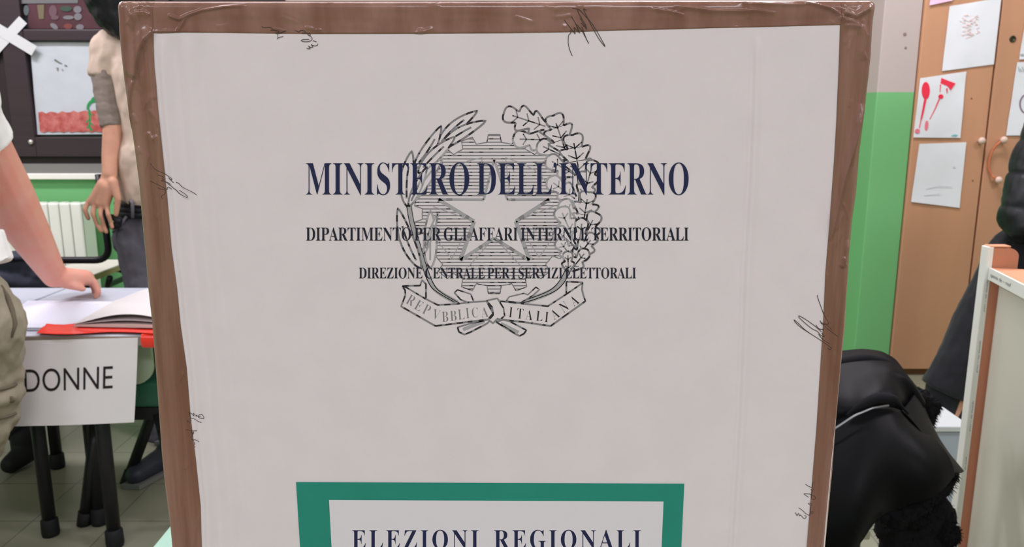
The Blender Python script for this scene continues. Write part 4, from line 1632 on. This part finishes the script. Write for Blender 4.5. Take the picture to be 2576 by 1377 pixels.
fused('hair', [(hc + Vector((0, -.02, .03)), .098, hc + Vector((0, -.045, -.02)), .085)], .008, M['hair'], p1, 3, disp=lambda p: .004 * fbm(p, (60, 60, 30)))
eyes(p1, hc, hf, hs_, hu)
cuff = P(-30, 356, 1.955)
shv = (cuff - sh)
tee = [(P(-185, 640, 1.760), .122, P(-190, 560, 1.770), .120, dict(ends='round')), (P(-190, 560, 1.770), .120, P(-190, 300, 1.820), .138), (P(-235, 245, 1.840), .09, P(-115, 245, 1.860), .090),
       (P(-98, 240, 1.865), .068, cuff, .057, dict(ends='round0')), (P(-250, 250, 1.840), .08, P(-280, 400, 1.840), .07, dict(ends='round0')), (P(-150, 620, 1.760), .128, P(-114, 698, 1.760), .122, dict(ends='flat'))]
fused('t_shirt', tee, .006, M['tee'], p1, 3, disp=lambda p: .006 * fbm(p, (14, 14, 9), 5))


def stick(o, u, v, off=.002):
    """the point of a built surface met by the line of sight u,v"""
    tree = BVHTree.FromPolygons([w.co.copy() for w in o.data.vertices], [tuple(q.vertices) for q in o.data.polygons])
    d = Vector(ray(u, v)).normalized()
    hit = tree.ray_cast(Vector((0, 0, CAMH)), d)[0]
    return hit - d * off


def crumple(p):
    return .010 * fbm(p, (16, 16, 11), 8) + .004 * fbm(p, (38, 38, 30), 2) + .007 * math.exp(-((p[2] - .475) / .012) ** 2) - .006 * math.exp(-((p[2] - .50) / .010) ** 2)


tr = [(P(-150, 735, 1.760), .108, P(-150, 790, 1.760), .112), (P(-108, 745, 1.770), .098, P(-42, 830, 1.785), .090), (P(-42, 830, 1.785), .090, P(-56, 900, 1.790), .089), (P(-56, 900, 1.790), .089, P(-60, 1040, 1.790), .084), (P(-54, 962, 1.790), .090, P(-56, 985, 1.790), .088),
      (P(-60, 1050, 1.790), .084, P(-205, 1370, 1.710), .066, dict(ends='round0')),
      (P(-185, 710, 1.750), .105, knL, .085), (knL, .084, anL, .066, dict(ends='round0'))]
to = fused('trousers', tr, .0065, M['khaki'], p1, 3, disp=crumple)
MB().tube([stick(to, u, v) for u, v in [(4, 718), (18, 745), (30, 780), (38, 815), (30, 850)]], .006, 8, radii=[.002, .005, .006, .005, .002]).build('hip_pocket_opening', M['khaki_d'], to, True)
for (v, h_) in [(972, .006), (1045, .005)]:
    MB().tube([stick(to, u, v + dv_) for u, dv_ in [(-60, 12), (-30, 11), (-5, 9), (15, 5), (30, 0), (40, -5)]], h_ * .7, 8).build('pocket_seam', M['khaki_d'], to, True)
MB().lathe(stick(to, 30, 1005, 0), [(.008, 0), (.009, .003), (.004, .005)], 12, 'y').build('snap', M['khaki_d'], to, True)
for (a, lab) in [(anR, 0), (anL, 1)]:
    fused('shoe', [(Vector((a.x - .0, a.y - .02, .045)), .042, Vector((a.x - .01, a.y + .14, .035)), .034), (Vector((a.x, a.y - .02, .08)), .045, Vector((a.x, a.y, .06)), .045)], .007, M['shoe_w'], p1, 3)

# person in the beige jumper --------------------------------------------------
p2 = thing('person', 'person with black hair in beige jumper and charcoal jeans behind the table', 'person', (P(385, 700, 3.0).x, 3.0, 0), 'people in the polling room')
B = lambda u, v, Y=3.0: P(u, v, Y)
h2 = B(300, -18, 3.02)
hc2, f2_, s2_, u2_ = head_caps(h2, (-.35, .9, -.45))
hnd = [(B(276, 438, 2.9), .027, B(266, 470, 2.89), .027, dict(flat=((0, 1, 0), .75))), (B(262, 466, 2.89), .026, B(232, 506, 2.885), .016), (B(268, 470, 2.89), .026, B(252, 510, 2.885), .018), (B(276, 470, 2.89), .022, B(266, 512, 2.885), .016)]
for ch_ in [[(224, 504), (213, 528), (222, 550)], [(238, 508), (234, 538), (244, 566), (254, 582)], [(253, 511), (253, 542), (261, 568), (268, 584)], [(268, 513), (272, 540), (279, 560), (282, 572)]]:
    for i in range(len(ch_) - 1):
        dy = .012 * (1 if i == 0 else .2)
        hnd.append((B(*ch_[i], 2.885 - .012 * (i == 1)), .0092 - .0006 * i, B(*ch_[i + 1], 2.885 - .012 * (i == 0)), .0086 - .0006 * i))
hnd += [(B(284, 458, 2.885), .018, B(297, 500, 2.88), .012), (B(297, 500, 2.88), .012, B(292, 540, 2.885), .009)]
body2 = [(B(385, 540, 3.04), .105, B(388, 420, 3.04), .100), (B(388, 420, 3.04), .10, B(380, 200, 3.04), .125), (B(288, 140, 3.03), .06, B(480, 140, 3.05), .06), (B(372, 120, 3.04), .055, h2, .055),
         (B(276, 160, 3.0), .036, B(284, 322, 2.94), .033), (B(284, 322, 2.94), .034, B(278, 390, 2.92), .030), (B(278, 390, 2.92), .030, B(276, 438, 2.9), .026),
         (B(490, 150, 3.05), .05, B(505, 340, 3.05), .04), (B(505, 340, 3.05), .038, B(490, 500, 2.95), .028), (B(490, 500, 2.95), .03, B(482, 560, 2.93), .028),
         (B(352, 560, 3.02), .082, B(392, 830, 2.90), .058), (B(392, 830, 2.90), .056, B(408, 1150, 2.66), .04), (B(430, 560, 3.05), .082, B(450, 830, 3.05), .058), (B(450, 830, 3.05), .056, B(455, 1060, 3.1), .04)] + hc2 + hnd
for q in range(4):
    a = B(474 + 6 * q, 560, 2.93)
    body2.append((a, .009, a + Vector((0, -.005, -.06)), .008))
body2.append((B(470, 530, 2.92), .011, B(462, 565, 2.91), .009))
fused('body', body2, .0042, M['skin2'], p2, 4)
eyes(p2, h2, f2_, s2_, u2_)
fused('hair', [(B(300, -22, 3.0), .118, B(296, -8, 2.985), .112), (B(292, 10, 2.97), .10, B(300, 40, 2.965), .075), (B(285, 30, 2.95), .07, B(318, 70, 2.95), .05)], .008, M['hair'], p2, 3, disp=lambda p: .005 * fbm(p, (50, 50, 22)))
jm = [(B(388, 440, 3.04), .134, B(388, 300, 3.04), .130), (B(388, 300, 3.04), .13, B(380, 190, 3.04), .142), (B(378, 150, 3.04), .10, B(290, 132, 3.02), .080), (B(290, 130, 3.02), .085, B(264, 203, 2.985), .056, dict(ends='round0')),
      (B(378, 150, 3.04), .10, B(480, 140, 3.05), .08), (B(480, 140, 3.05), .08, B(498, 200, 3.05), .065, dict(ends='round0')), (B(388, 400, 3.03), .140, B(392, 470, 3.03), .135), (B(376, 95, 3.04), .068, B(372, 130, 3.04), .09)]
fused('jumper', jm, .0065, M['jumper'], p2, 4, disp=lambda p: .008 * fbm(p, (12, 12, 9), 4) + .003 * fbm(p, (40, 40, 14), 1))
fused('shirt_sleeve', [(B(266, 180, 2.985), .050, B(274, 260, 2.96), .046, dict(ends='round0')), (B(274, 255, 2.96), .046, B(283, 320, 2.945), .042, dict(ends='round0'))], .005, M['sleeve'], p2, 2, disp=lambda p: .003 * fbm(p, (20, 20, 40), 6))
fused('shirt_sleeve', [(B(496, 190, 3.05), .058, B(504, 318, 3.05), .05, dict(ends='flat'))], .006, M['sleeve'], p2, 2, disp=lambda p: .005 * fbm(p, (20, 20, 40), 6))
jn = [(B(388, 545, 3.04), .112, B(392, 600, 3.04), .118), (B(352, 555, 3.02), .094, B(352, 600, 3.02), .096), (B(340, 585, 2.99), .070, B(352, 620, 3.0), .082), (B(352, 600, 3.01), .090, B(398, 830, 2.90), .078), (B(398, 830, 2.90), .076, B(408, 1120, 2.67), .055, dict(ends='round0')),
      (B(430, 600, 3.05), .095, B(450, 830, 3.05), .076), (B(450, 830, 3.05), .075, B(455, 1045, 3.1), .06, dict(ends='round0'))]
jo = fused('jeans', jn, .0065, M['jeans'], p2, 3, disp=lambda p: .007 * fbm(p, (18, 18, 13), 7))
bl = MB()
ring = [(B(388, 520, 3.04) + Vector((.126 * cos(2 * pi * k / 40), .118 * sin(2 * pi * k / 40), 0))) for k in range(41)]
for dz in (-.018, 0, .018):
    bl.tube([q + Vector((0, 0, dz)) for q in ring], .013, 8, caps=False)
bl.build('belt', M['belt'], p2, True)
MB().tube(arc([B(327, 512, 2.925), B(328, 505, 2.90), B(333, 510, 2.895), B(334, 548, 2.90)], .02), .006, 8).build('belt_loop', M['denim_seam'], jo, True)
MB().tube([B(318, 545, 2.915), B(302, 568, 2.92), B(284, 584, 2.94)], .005, 8).build('pocket_seam', M['denim_seam'], jo, True)
wl = fused('wallet', [(B(281, 545, 2.90), .010, B(299, 556, 2.90), .012), (B(283, 570, 2.905), .012, B(296, 566, 2.905), .014)], .004, M['belt'], None, 3)
tag(wl, 'small black wallet pinched by the hand at the jeans pocket', 'wallet')
for (u, v, Yd) in [(400, 1190, None), (470, 1090, None)]:
    hp = G(u, v, 0)
    toe = hp + Vector((-.03, -.09, .035)) if u == 400 else hp + Vector((-.02, -.1, .035))
    so = fused('shoe', [(hp + Vector((.03, .08, .045)), .042, toe, .030), (hp + Vector((.04, .10, .07)), .045, hp + Vector((.02, .04, .06)), .04)], .006, M['shoe_n'], p2, 3)
    MB().prism([hp + Vector(q) for q in [(-.065, -.115, .002), (-.005, -.125, .002), (.075, .09, .002), (.06, .13, .002), (.005, .12, .002)]], (0, 0, .014)).build('sole', M['sole'], so)

# person in the black puffer jacket at the right ------------------------------
p3 = thing('person', 'person in black puffer jacket and wide black trousers behind the orange booth', 'person', (P(2600, 700, 2.6).x, 2.6, 0), 'people in the polling room')
R3 = lambda u, v, Y=2.6: P(u, v, Y)
h3 = R3(2745, -60, 2.62)
hc3, f3_, s3_, u3_ = head_caps(h3, (.3, -.9, -.2))
b3 = [(R3(2700, 640), .12, R3(2735, 400), .12), (R3(2735, 400), .12, R3(2745, 220), .12), (R3(2710, 200), .06, R3(2790, 190), .06), (R3(2745, 160), .055, h3, .055), (R3(2700, 205), .05, R3(2600, 430, 2.55), .045), (R3(2600, 430, 2.55), .042, R3(2620, 610, 2.45), .03), (R3(2620, 610, 2.45), .032, R3(2650, 660, 2.42), .026),
      (R3(2790, 175), .05, R3(2830, 430), .045), (R3(2830, 430), .04, R3(2800, 640), .03), (R3(2800, 640), .03, R3(2795, 700), .026),
      (R3(2610, 680), .09, R3(2480, 850), .06), (R3(2480, 850), .06, R3(2352, 1100), .038), (R3(2700, 680), .09, R3(2540, 880), .06), (R3(2540, 880), .06, R3(2425, 1125), .038)] + hc3
for q in range(4):
    a = R3(2644 + 6 * q, 660, 2.42)
    b3.append((a, .009, a + Vector((.01, -.01, -.055)), .008))
    a = R3(2786 + 6 * q, 700, 2.6)
    b3.append((a, .009, a + Vector((.0, -.01, -.06)), .008))
b3 += [(R3(2640, 640, 2.42), .011, R3(2632, 672, 2.41), .009), (R3(2785, 680), .011, R3(2776, 712), .009)]
fused('body', b3, .0065, M['skin2'], p3, 4)
eyes(p3, h3, f3_, s3_, u3_)
fused('hair', [(h3 + Vector((-.01, .03, .03)), .10, h3 + Vector((-.01, .05, -.06)), .09)], .009, M['hair'], p3, 3)
quilt = lambda p: -.006 * (1 - abs(sin(p[2] * 30 + 2.0 * p[0]))) ** 3 + .004 * fbm(p, (20, 20, 20), 2)
pj = [(R3(2735, 600), .15, R3(2745, 400), .15), (R3(2745, 400), .15, R3(2755, 220), .14), (R3(2710, 200), .085, R3(2800, 200), .085), (R3(2698, 210), .085, R3(2612, 400, 2.56), .076), (R3(2612, 400, 2.56), .077, R3(2576, 540, 2.52), .074), (R3(2576, 540, 2.52), .072, R3(2600, 590, 2.47), .060, dict(ends='round0')),
      (R3(2790, 190), .085, R3(2830, 430), .08), (R3(2830, 430), .08, R3(2800, 630), .055, dict(ends='round0')), (R3(2748, 140), .075, R3(2750, 180), .085)]
fused('puffer_jacket', pj, .0075, M['puffer'], p3, 3, disp=quilt)
bt = [(R3(2725, 630), .125, R3(2625, 680), .12), (R3(2570, 640), .100, R3(2470, 820), .092, dict(ends='round0')), (R3(2470, 820), .092, R3(2378, 985), .080, dict(ends='flat')), (R3(2660, 640), .12, R3(2580, 800), .10), (R3(2580, 800), .10, R3(2420, 1092), .078, dict(ends='flat'))]
fused('trousers', bt, .0075, M['blacktrouser'], p3, 2, disp=lambda p: .006 * fbm(p, (12, 12, 10), 4))
for (u, v) in [(2350, 1120), (2422, 1140)]:
    hp = R3(u, v)
    fused('sock', [(R3(u + 26, v - 140) if u < 2400 else R3(2424, 1075), .060, Vector((hp.x, 2.6, .09)), .050)], .006, M['blacktrouser'], p3, 2)
    fused('shoe', [(Vector((hp.x, 2.6, .045)), .042, Vector((hp.x - .02, 2.48, .034)), .032), (Vector((hp.x, 2.6, .09)), .042, Vector((hp.x, 2.58, .05)), .042)], .007, M['shoe_w'], p3, 3)

# person standing beyond the table: only a leg shows ------------------------------
p4 = thing('person', 'person at left edge, only a dark trouser leg and black shoe showing under table', 'person', (P(-150, 900, 2.68).x, 2.68, 0), 'people in the polling room')
ank, toe4 = G(62, 1172, 0) + Vector((0, .02, .09)), G(30, 1190, 0) + Vector((0, 0, .03))
D4 = lambda u, v, Y=2.68: P(u, v, Y)
h4 = D4(-160, -60)
hc4, f4_, s4_, u4_ = head_caps(h4, (.5, -1, -.3))
a4l = Vector((D4(-190, 700).x, 2.72, .09))
arms4 = [(D4(-250, 170), .05, D4(-275, 420), .042), (D4(-275, 420), .04, D4(-262, 620, 2.62), .028), (D4(-70, 170), .05, D4(-62, 380), .042), (D4(-62, 380), .04, D4(-120, 540, 2.60), .028)]
b4 = [(D4(-160, 640), .12, D4(-160, 400), .11), (D4(-160, 400), .11, D4(-160, 200), .12), (D4(-245, 165), .055, D4(-75, 165), .055), (D4(-160, 120), .05, h4, .055),
      (D4(-120, 680, 2.66), .085, D4(-25, 930, 2.62), .055), (D4(-25, 930, 2.62), .054, ank, .038), (D4(-200, 680), .085, D4(-200, 930), .055), (D4(-200, 930), .054, a4l, .038)] + arms4 + hc4
for (hu, hv, hy, dx) in ((-262, 622, 2.62, 4), (-122, 544, 2.60, -6)):
    for q in range(4):
        a = D4(hu + 7 * q - 10, hv + 8, hy)
        b4.append((a, .011, a + Vector((.002 * dx, -.012, -.07 + .006 * abs(q - 1))), .008))
    b4.append((D4(hu + 14, hv - 8, hy), .011, D4(hu + 26, hv + 26, hy - .01), .009))
fused('body', b4, .0075, M['skin2'], p4, 3)
eyes(p4, h4, f4_, s4_, u4_)
fused('hair', [(h4 + Vector((0, .03, .03)), .10, h4 + Vector((0, .05, -.02)), .09)], .01, M['hair'], p4, 3)
fused('sweater', [(D4(-160, 660), .14, D4(-160, 400), .135), (D4(-160, 400), .135, D4(-160, 210), .14), (D4(-245, 170), .075, D4(-80, 170), .075), (D4(-250, 170), .068, D4(-275, 420), .058), (D4(-275, 420), .058, D4(-263, 600, 2.62), .042, dict(ends='round0')), (D4(-75, 170), .068, D4(-66, 380), .058), (D4(-66, 380), .058, D4(-115, 525, 2.61), .042, dict(ends='round0'))], .01, M['navy_coat'], p4, 3)
fused('trousers', [(D4(-160, 670), .13, D4(-160, 700), .125), (D4(-125, 690, 2.66), .098, D4(-25, 930, 2.62), .068), (D4(-25, 930, 2.62), .067, ank + Vector((0, 0, .01)), .047, dict(ends='round0')), (D4(-200, 690), .098, D4(-200, 930), .068), (D4(-200, 930), .067, a4l + Vector((0, 0, .01)), .047, dict(ends='round0'))], .008, M['blacktrouser'], p4, 3)
fused('shoe', [(ank + Vector((.01, .02, -.04)), .042, toe4, .030), (ank, .044, ank + Vector((0, 0, -.04)), .044)], .006, M['rubber'], p4, 3)
fused('shoe', [(a4l + Vector((0, .04, -.045)), .042, a4l + Vector((-.01, -.10, -.055)), .032), (a4l, .044, a4l + Vector((0, 0, -.04)), .044)], .006, M['rubber'], p4, 3)

# ------------------------------------------------------------------ booth at the right
M['orange'] = mat('orange_laminate', (182, 122, 96), 0.5, k=1.12, var=.03, vscale=(20, 20, 3))
M['orange_lit'] = mat('lit_orange_edge', (208, 146, 114), 0.5, k=1.12)  # paler copy of the orange, highlight on upward faces put into the colour
M['booth_w'] = mat('white_edge_band', (203, 205, 200), 0.5, k=1.32)
M['booth_p'] = mat('greige_panel', (187, 186, 174), 0.55, k=1.3, var=.012, vscale=(6, 6, 6), spec=.3)
M['booth_ink'] = mat('grey_lettering', (120, 124, 124), .7, k=1.0)
QY = 1.40
e0 = P(2483, 640, QY)
bo = thing('voting_booth', 'orange framed voting booth with pale side panel and white printed edging, right of box', 'voting booth', (e0.x + .05, 1.0, 0))
zt_ = P(2500, 619, QY).z
wS = P(2497, 660, QY).x - e0.x
wO = P(2562, 660, QY).x - e0.x
# end board: white banded edge and orange face
MB().box(e0.x, e0.x + wS, QY, QY + .02, 0.0, zt_ - .002, bev=.0015).build('edge_band', M['booth_w'], bo)
oc = [(e0.x + wS, QY + .001, 0), (e0.x + wO, QY + .001, 0), (e0.x + wO, QY + .001, zt_ - .02)]
for k in range(1, 7):
    a = k / 6 * pi / 2
    oc.append((e0.x + wO - .02 * (1 - cos(a)), QY + .001, zt_ - .02 + .016 * sin(a)))
oc.append((e0.x + wS, QY + .001, zt_ - .004))
MB().prism(oc, (0, .018, 0)).build('end_board', M['orange'], bo)
MB().box(e0.x + wS * .4, e0.x + wO - .016, QY + .0005, QY + .02, zt_ - .003, zt_ - .0002, bev=.0008).build('top_highlight', M['orange_lit'], bo)  # pale sliver painting the highlight along the top of the board
# rail running towards the camera
dv = Vector((-.20, -.98, 0)).normalized()
nrm = Vector((-dv.y, dv.x, 0)) * -1     # points to the left of the unit
if nrm.x > 0:
    nrm = -nrm
A = P(2488, 674, QY - .001)
Bz = P(2488, 703, QY - .001).z
LEN = .95


def along(s_, n_, z):
    q = A + dv * s_ - nrm * n_
    return Vector((q.x, q.y, z))


rw = .055
MB().prism([along(0, 0, Bz), along(LEN, 0, Bz), along(LEN, 0, A.z), along(0, 0, A.z)], -nrm * .004).build('rail_band', M['booth_w'], bo)
MB().prism([along(0, .004, Bz), along(LEN, .004, Bz), along(LEN, rw, Bz), along(0, rw, Bz)], (0, 0, A.z - Bz - .0005)).build('rail', M['orange_lit'], bo)
npan = P(2509, 720, QY).x - A.x
MB().prism([along(0.001, npan, 0.02), along(LEN, npan, 0.02), along(LEN, npan, Bz), along(0.001, npan, Bz)], -nrm * .01).build('side_panel', M['booth_p'], bo)
MB().prism([along(LEN, 0, 0), along(LEN, rw, 0), along(LEN, rw, A.z), along(LEN, 0, A.z)], dv * .018).build('end_board', M['orange'], bo)
# tiny lettering on the white edging
tv, tf, sz = text_geo('spente de ~ reof', 1.0)


def booth_text(fn):
    mk('lettering', [fn(q) for q in tv], tf, M['booth_ink'], bo)['label'] = 'tiny grey lettering on the white edging'


hA = (A.z - Bz)
booth_text(lambda q: along(.012 + .09 * q[0], -.0006, Bz + hA * (.25 + .42 * q[1])))
for (v0, v1) in [(705, 785), (858, 938), (1010, 1086), (1150, 1182)]:
    z0, z1 = P(2470, v0, QY).z, P(2470, v1, QY).z
    booth_text(lambda q, z0=z0, z1=z1: Vector((e0.x + wS * (.42 + .30 * q[1]), QY - .0006, z0 + (z1 - z0) * q[0])))

# grey box behind the coat
M['grey_plastic'] = mat('blue_grey_plastic', (142, 150, 160), 0.5, k=1.3)
M['pale_plastic'] = mat('pale_plastic', (206, 212, 214), 0.5, k=0.85)
gb0, gb1 = P(2300, 1075, 1.95), P(2436, 1075, 1.95)
gb = thing('storage_bin', 'blue-grey storage bin with a pale lid behind the black coat', 'bin', ((gb0.x + gb1.x) / 2, 2.05, 0))
MB().box(gb0.x, gb1.x, 1.95, 2.2, 0, gb0.z - .012, bev=.008).build('bin', M['grey_plastic'], gb)
MB().box(gb0.x - .006, gb1.x + .006, 1.944, 2.206, gb0.z - .012, gb0.z + .004, bev=.003).build('lid', M['pale_plastic'], gb)

# ------------------------------------------------------------------ coat on a chair at the right
M['leather'] = mat('black_leather_cloth', (8, 8, 11), 0.48, k=1.0, spec=.13, bump=.12, bscale=300, bdist=.0006)
M['fur'] = mat('black_fur', (18, 18, 22), 0.85, k=1.0, spec=.2)
M['zip'] = mat('silver_zip', (140, 142, 146), 0.4, metal=.7, k=1.0)
cc = P(2120, 900, 1.32)
cch = thing('school_chair', 'chair hidden under the black coat at the right of the box', 'chair', (cc.x, 1.45, 0), 'school chairs')
MB().box(cc.x - .16, cc.x + .075, 1.325, 1.34, cc.z - .12, cc.z - .010, bev=.004).build('backrest', M['pale_ply'], cch)
MB().box(cc.x - .17, cc.x + .09, 1.345, 1.62, .36, .38, bev=.004).build('seat', M['pale_ply'], cch)
for (lx, ly, zt4) in [(-.15, 1.355, cc.z - .03), (.065, 1.355, cc.z - .03), (-.15, 1.60, .36), (.075, 1.60, .36)]:
    MB().tube([(cc.x + lx, ly, 0), (cc.x + lx, ly, zt4)], .011, 12).build('leg', M['black'], cch, True)


def rs3(pl, n):
    pts = [P(*q) for q in pl]
    L = [0]
    for a, b_ in zip(pts[:-1], pts[1:]):
        L.append(L[-1] + (b_ - a).length)
    out = []
    for k in range(n):
        t = L[-1] * k / (n - 1)
        i = max(0, min(len(L) - 2, next((j for j in range(len(L) - 1) if L[j + 1] >= t - 1e-9), len(L) - 2)))
        out.append(pts[i].lerp(pts[i + 1], (t - L[i]) / max(1e-9, L[i + 1] - L[i])))
    # soften
    for _ in range(3):
        out = [out[0]] + [(out[i - 1] + out[i] * 2 + out[i + 1]) / 4 for i in range(1, n - 1)] + [out[-1]]
    return out


def patch(name, top, bot, m, parent, nu=44, nv=30, bulge=None, thick=.005):
    A_, B_ = rs3(top, nu), rs3(bot, nu)
    g = []
    for i in range(nv):
        t = i / (nv - 1)
        row = []
        for j in range(nu):
            s_ = j / (nu - 1)
            p = A_[j].lerp(B_[j], t)
            if bulge:
                p = p + bulge(s_, t)
            row.append(p)
        g.append(row)
    return grid_mesh(name, g, m, parent, True, thick)


co = thing('coat', 'black leather coat with fur lining and silver zip draped over the chair right of box', 'coat', P(2250, 1370, 1.15))
patch('upper_panel', [(2040, 893, 1.31), (2125, 885, 1.31), (2170, 881, 1.31), (2215, 886, 1.305), (2250, 905, 1.30), (2276, 940, 1.29), (2298, 975, 1.28)],
      [(2040, 1128, 1.155), (2110, 1088, 1.155), (2150, 1060, 1.155), (2195, 1042, 1.16), (2240, 1040, 1.17), (2268, 1054, 1.19), (2300, 1088, 1.21)], M['leather'], co,
      bulge=lambda s_, t: Vector((0, -.035 * sin(pi * t) * (1 - .4 * s_) + .012 * sin(t * 9 - s_ * 5) * sin(pi * t), .012 * sin(pi * t) + .004 * sin(7 * s_ + 5 * t) * sin(pi * t))))
patch('lower_panel', [(2030, 1122, 1.138), (2108, 1078, 1.135), (2150, 1050, 1.135), (2195, 1031, 1.138), (2236, 1026, 1.145), (2262, 1034, 1.16), (2300, 1070, 1.19)],
      [(2020, 1410, 1.09), (2098, 1378, 1.09), (2168, 1330, 1.09), (2230, 1288, 1.092), (2300, 1240, 1.095), (2350, 1214, 1.10), (2394, 1194, 1.105)], M['leather'], co,
      bulge=lambda s_, t: Vector((0, -.045 * sin(pi * t * .9) * (1 - .3 * s_) + .014 * sin(11 * s_ + 2) * t, .010 * sin(pi * t) * s_)))
patch('side_panel', [(2293, 966, 1.284), (2304, 985, 1.28), (2322, 1040, 1.27), (2346, 1100, 1.25), (2372, 1142, 1.23), (2412, 1190, 1.20)],
      [(2266, 1036, 1.158), (2282, 1050, 1.153), (2300, 1070, 1.15), (2330, 1110, 1.135), (2360, 1148, 1.12), (2396, 1194, 1.10)], M['leather'], co, nv=14,
      bulge=lambda s_, t: Vector((.008 * sin(pi * t), -.004 * sin(pi * t), .004 * sin(pi * t))))
MB().tube(rs3([(2040, 925, 1.272), (2125, 912, 1.272), (2180, 903, 1.272), (2235, 914, 1.272), (2275, 956, 1.27), (2306, 1004, 1.262)], 30), .0085, 10).build('collar_fold', M['fur'], co, True)
MB().tube(rs3([(2130, 1046, 1.128), (2160, 1024, 1.126), (2205, 1002, 1.126), (2248, 1002, 1.13), (2284, 1040, 1.15)], 30), .007, 10, radii=[.002 + .006 * sin(pi * min(1, k / 24)) for k in range(30)]).build('recess_shade', M['fur'], co, True)  # black tube painting the shadow in the recess above the zip
zp = rs3([(2060, 1104, 1.118), (2108, 1074, 1.116), (2150, 1046, 1.116), (2195, 1027, 1.119), (2235, 1021, 1.128)], 60)
zb2 = MB()
for a, b_ in zip(zp[:-1], zp[1:]):
    m_ = (a + b_) / 2
    d_ = (b_ - a).normalized() * .0011
    zb2.tube([m_ - d_, m_ + d_], .0017, 6)
zb2.build('zip', M['zip'], co)
mk_band = MB().tube(zp, .0016, 6)
mk_band.build('zip_tape', M['belt'], co, True)


def fur(name, caps, n, length, seed, parent, voxel=.005):
    core = fused(name, caps, voxel, M['fur'], parent, 2, disp=lambda p: .003 * fbm(p, (120, 120, 120), seed))
    me = core.data
    rr = random.Random(seed)
    b = MB()
    idx = [rr.randrange(len(me.vertices)) for _ in range(n)]
    for i in idx:
        vtx = me.vertices[i]
        nn = (vtx.normal + Vector((rr.uniform(-.6, .6), rr.uniform(-.6, .6), rr.uniform(-.9, .3)))).normalized()
        L = length * rr.uniform(.5, 1.2)
        c = vtx.co - vtx.normal * .001
        x = nn.orthogonal().normalized() * .0008
        y = nn.cross(x)
        k = len(b.v)
        b.v += [c + x, c - x * .5 + y * .87, c - x * .5 - y * .87, c + nn * L + Vector((0, 0, -L * .25))]
        b.f += [(k, k + 1, k + 3), (k + 1, k + 2, k + 3), (k + 2, k, k + 3)]
    o = mk(name + '_strands', b.v, b.f, M['fur'], parent)
    o['kind'] = 'stuff'
    return core


fur('fur_cuff', [(P(2316, 1010, 1.27), .016, P(2342, 1024, 1.27), .016), (P(2328, 1030, 1.27), .018, P(2334, 1058, 1.265), .012), (P(2298, 985, 1.285), .010, P(2318, 1000, 1.28), .014)], 900, .007, 3, co, .004)
fur('fur_hem', [(P(2398, 1202, 1.13), .007, P(2372, 1226, 1.13), .012), (P(2372, 1226, 1.13), .013, P(2320, 1262, 1.13), .016), (P(2320, 1262, 1.13), .017, P(2250, 1305, 1.13), .018), (P(2250, 1305, 1.13), .012, P(2222, 1300, 1.12), .008), (P(2340, 1250, 1.15), .016, P(2300, 1300, 1.15), .02)], 1500, .008, 5, co, .004)
fur('fur_lining', [(P(2240, 1330, 1.17), .025, P(2330, 1310, 1.18), .03), (P(2260, 1380, 1.17), .03, P(2350, 1350, 1.18), .03), (P(2350, 1270, 1.18), .022, P(2365, 1300, 1.19), .025), (P(2270, 1440, 1.17), .03, P(2350, 1440, 1.18), .03)], 900, .006, 7, co, .005)
fur('fur_pompom', [(P(2376, 1340, 1.165), .021, P(2382, 1346, 1.165), .020)], 900, .006, 9, co, .004)
tf_ = MB()
rr = random.Random(4)
for k in range(40):
    t = k / 40
    p = P(2392 + 16 * rr.random(), 1188 + 14 * rr.random(), 1.105 + .03 * rr.random())
    q = p + Vector((rr.uniform(.002, .010), rr.uniform(-.006, .004), rr.uniform(-.012, .001)))
    tf_.tube([p, p.lerp(q, .6), q], .0006, 4, radii=[.0009, .0006, .0001])
for k in range(36):
    t = rr.random()
    p = P(2100 + 130 * t, 1374 - 84 * t, 1.088)
    q = p + Vector((rr.uniform(-.003, .004), -.002, rr.uniform(-.009, -.003)))
    tf_.tube([p, q], .0005, 4, radii=[.0007, .0001])
o = tf_.build('fur_tips', M['fur'], co)
o['kind'] = 'stuff'
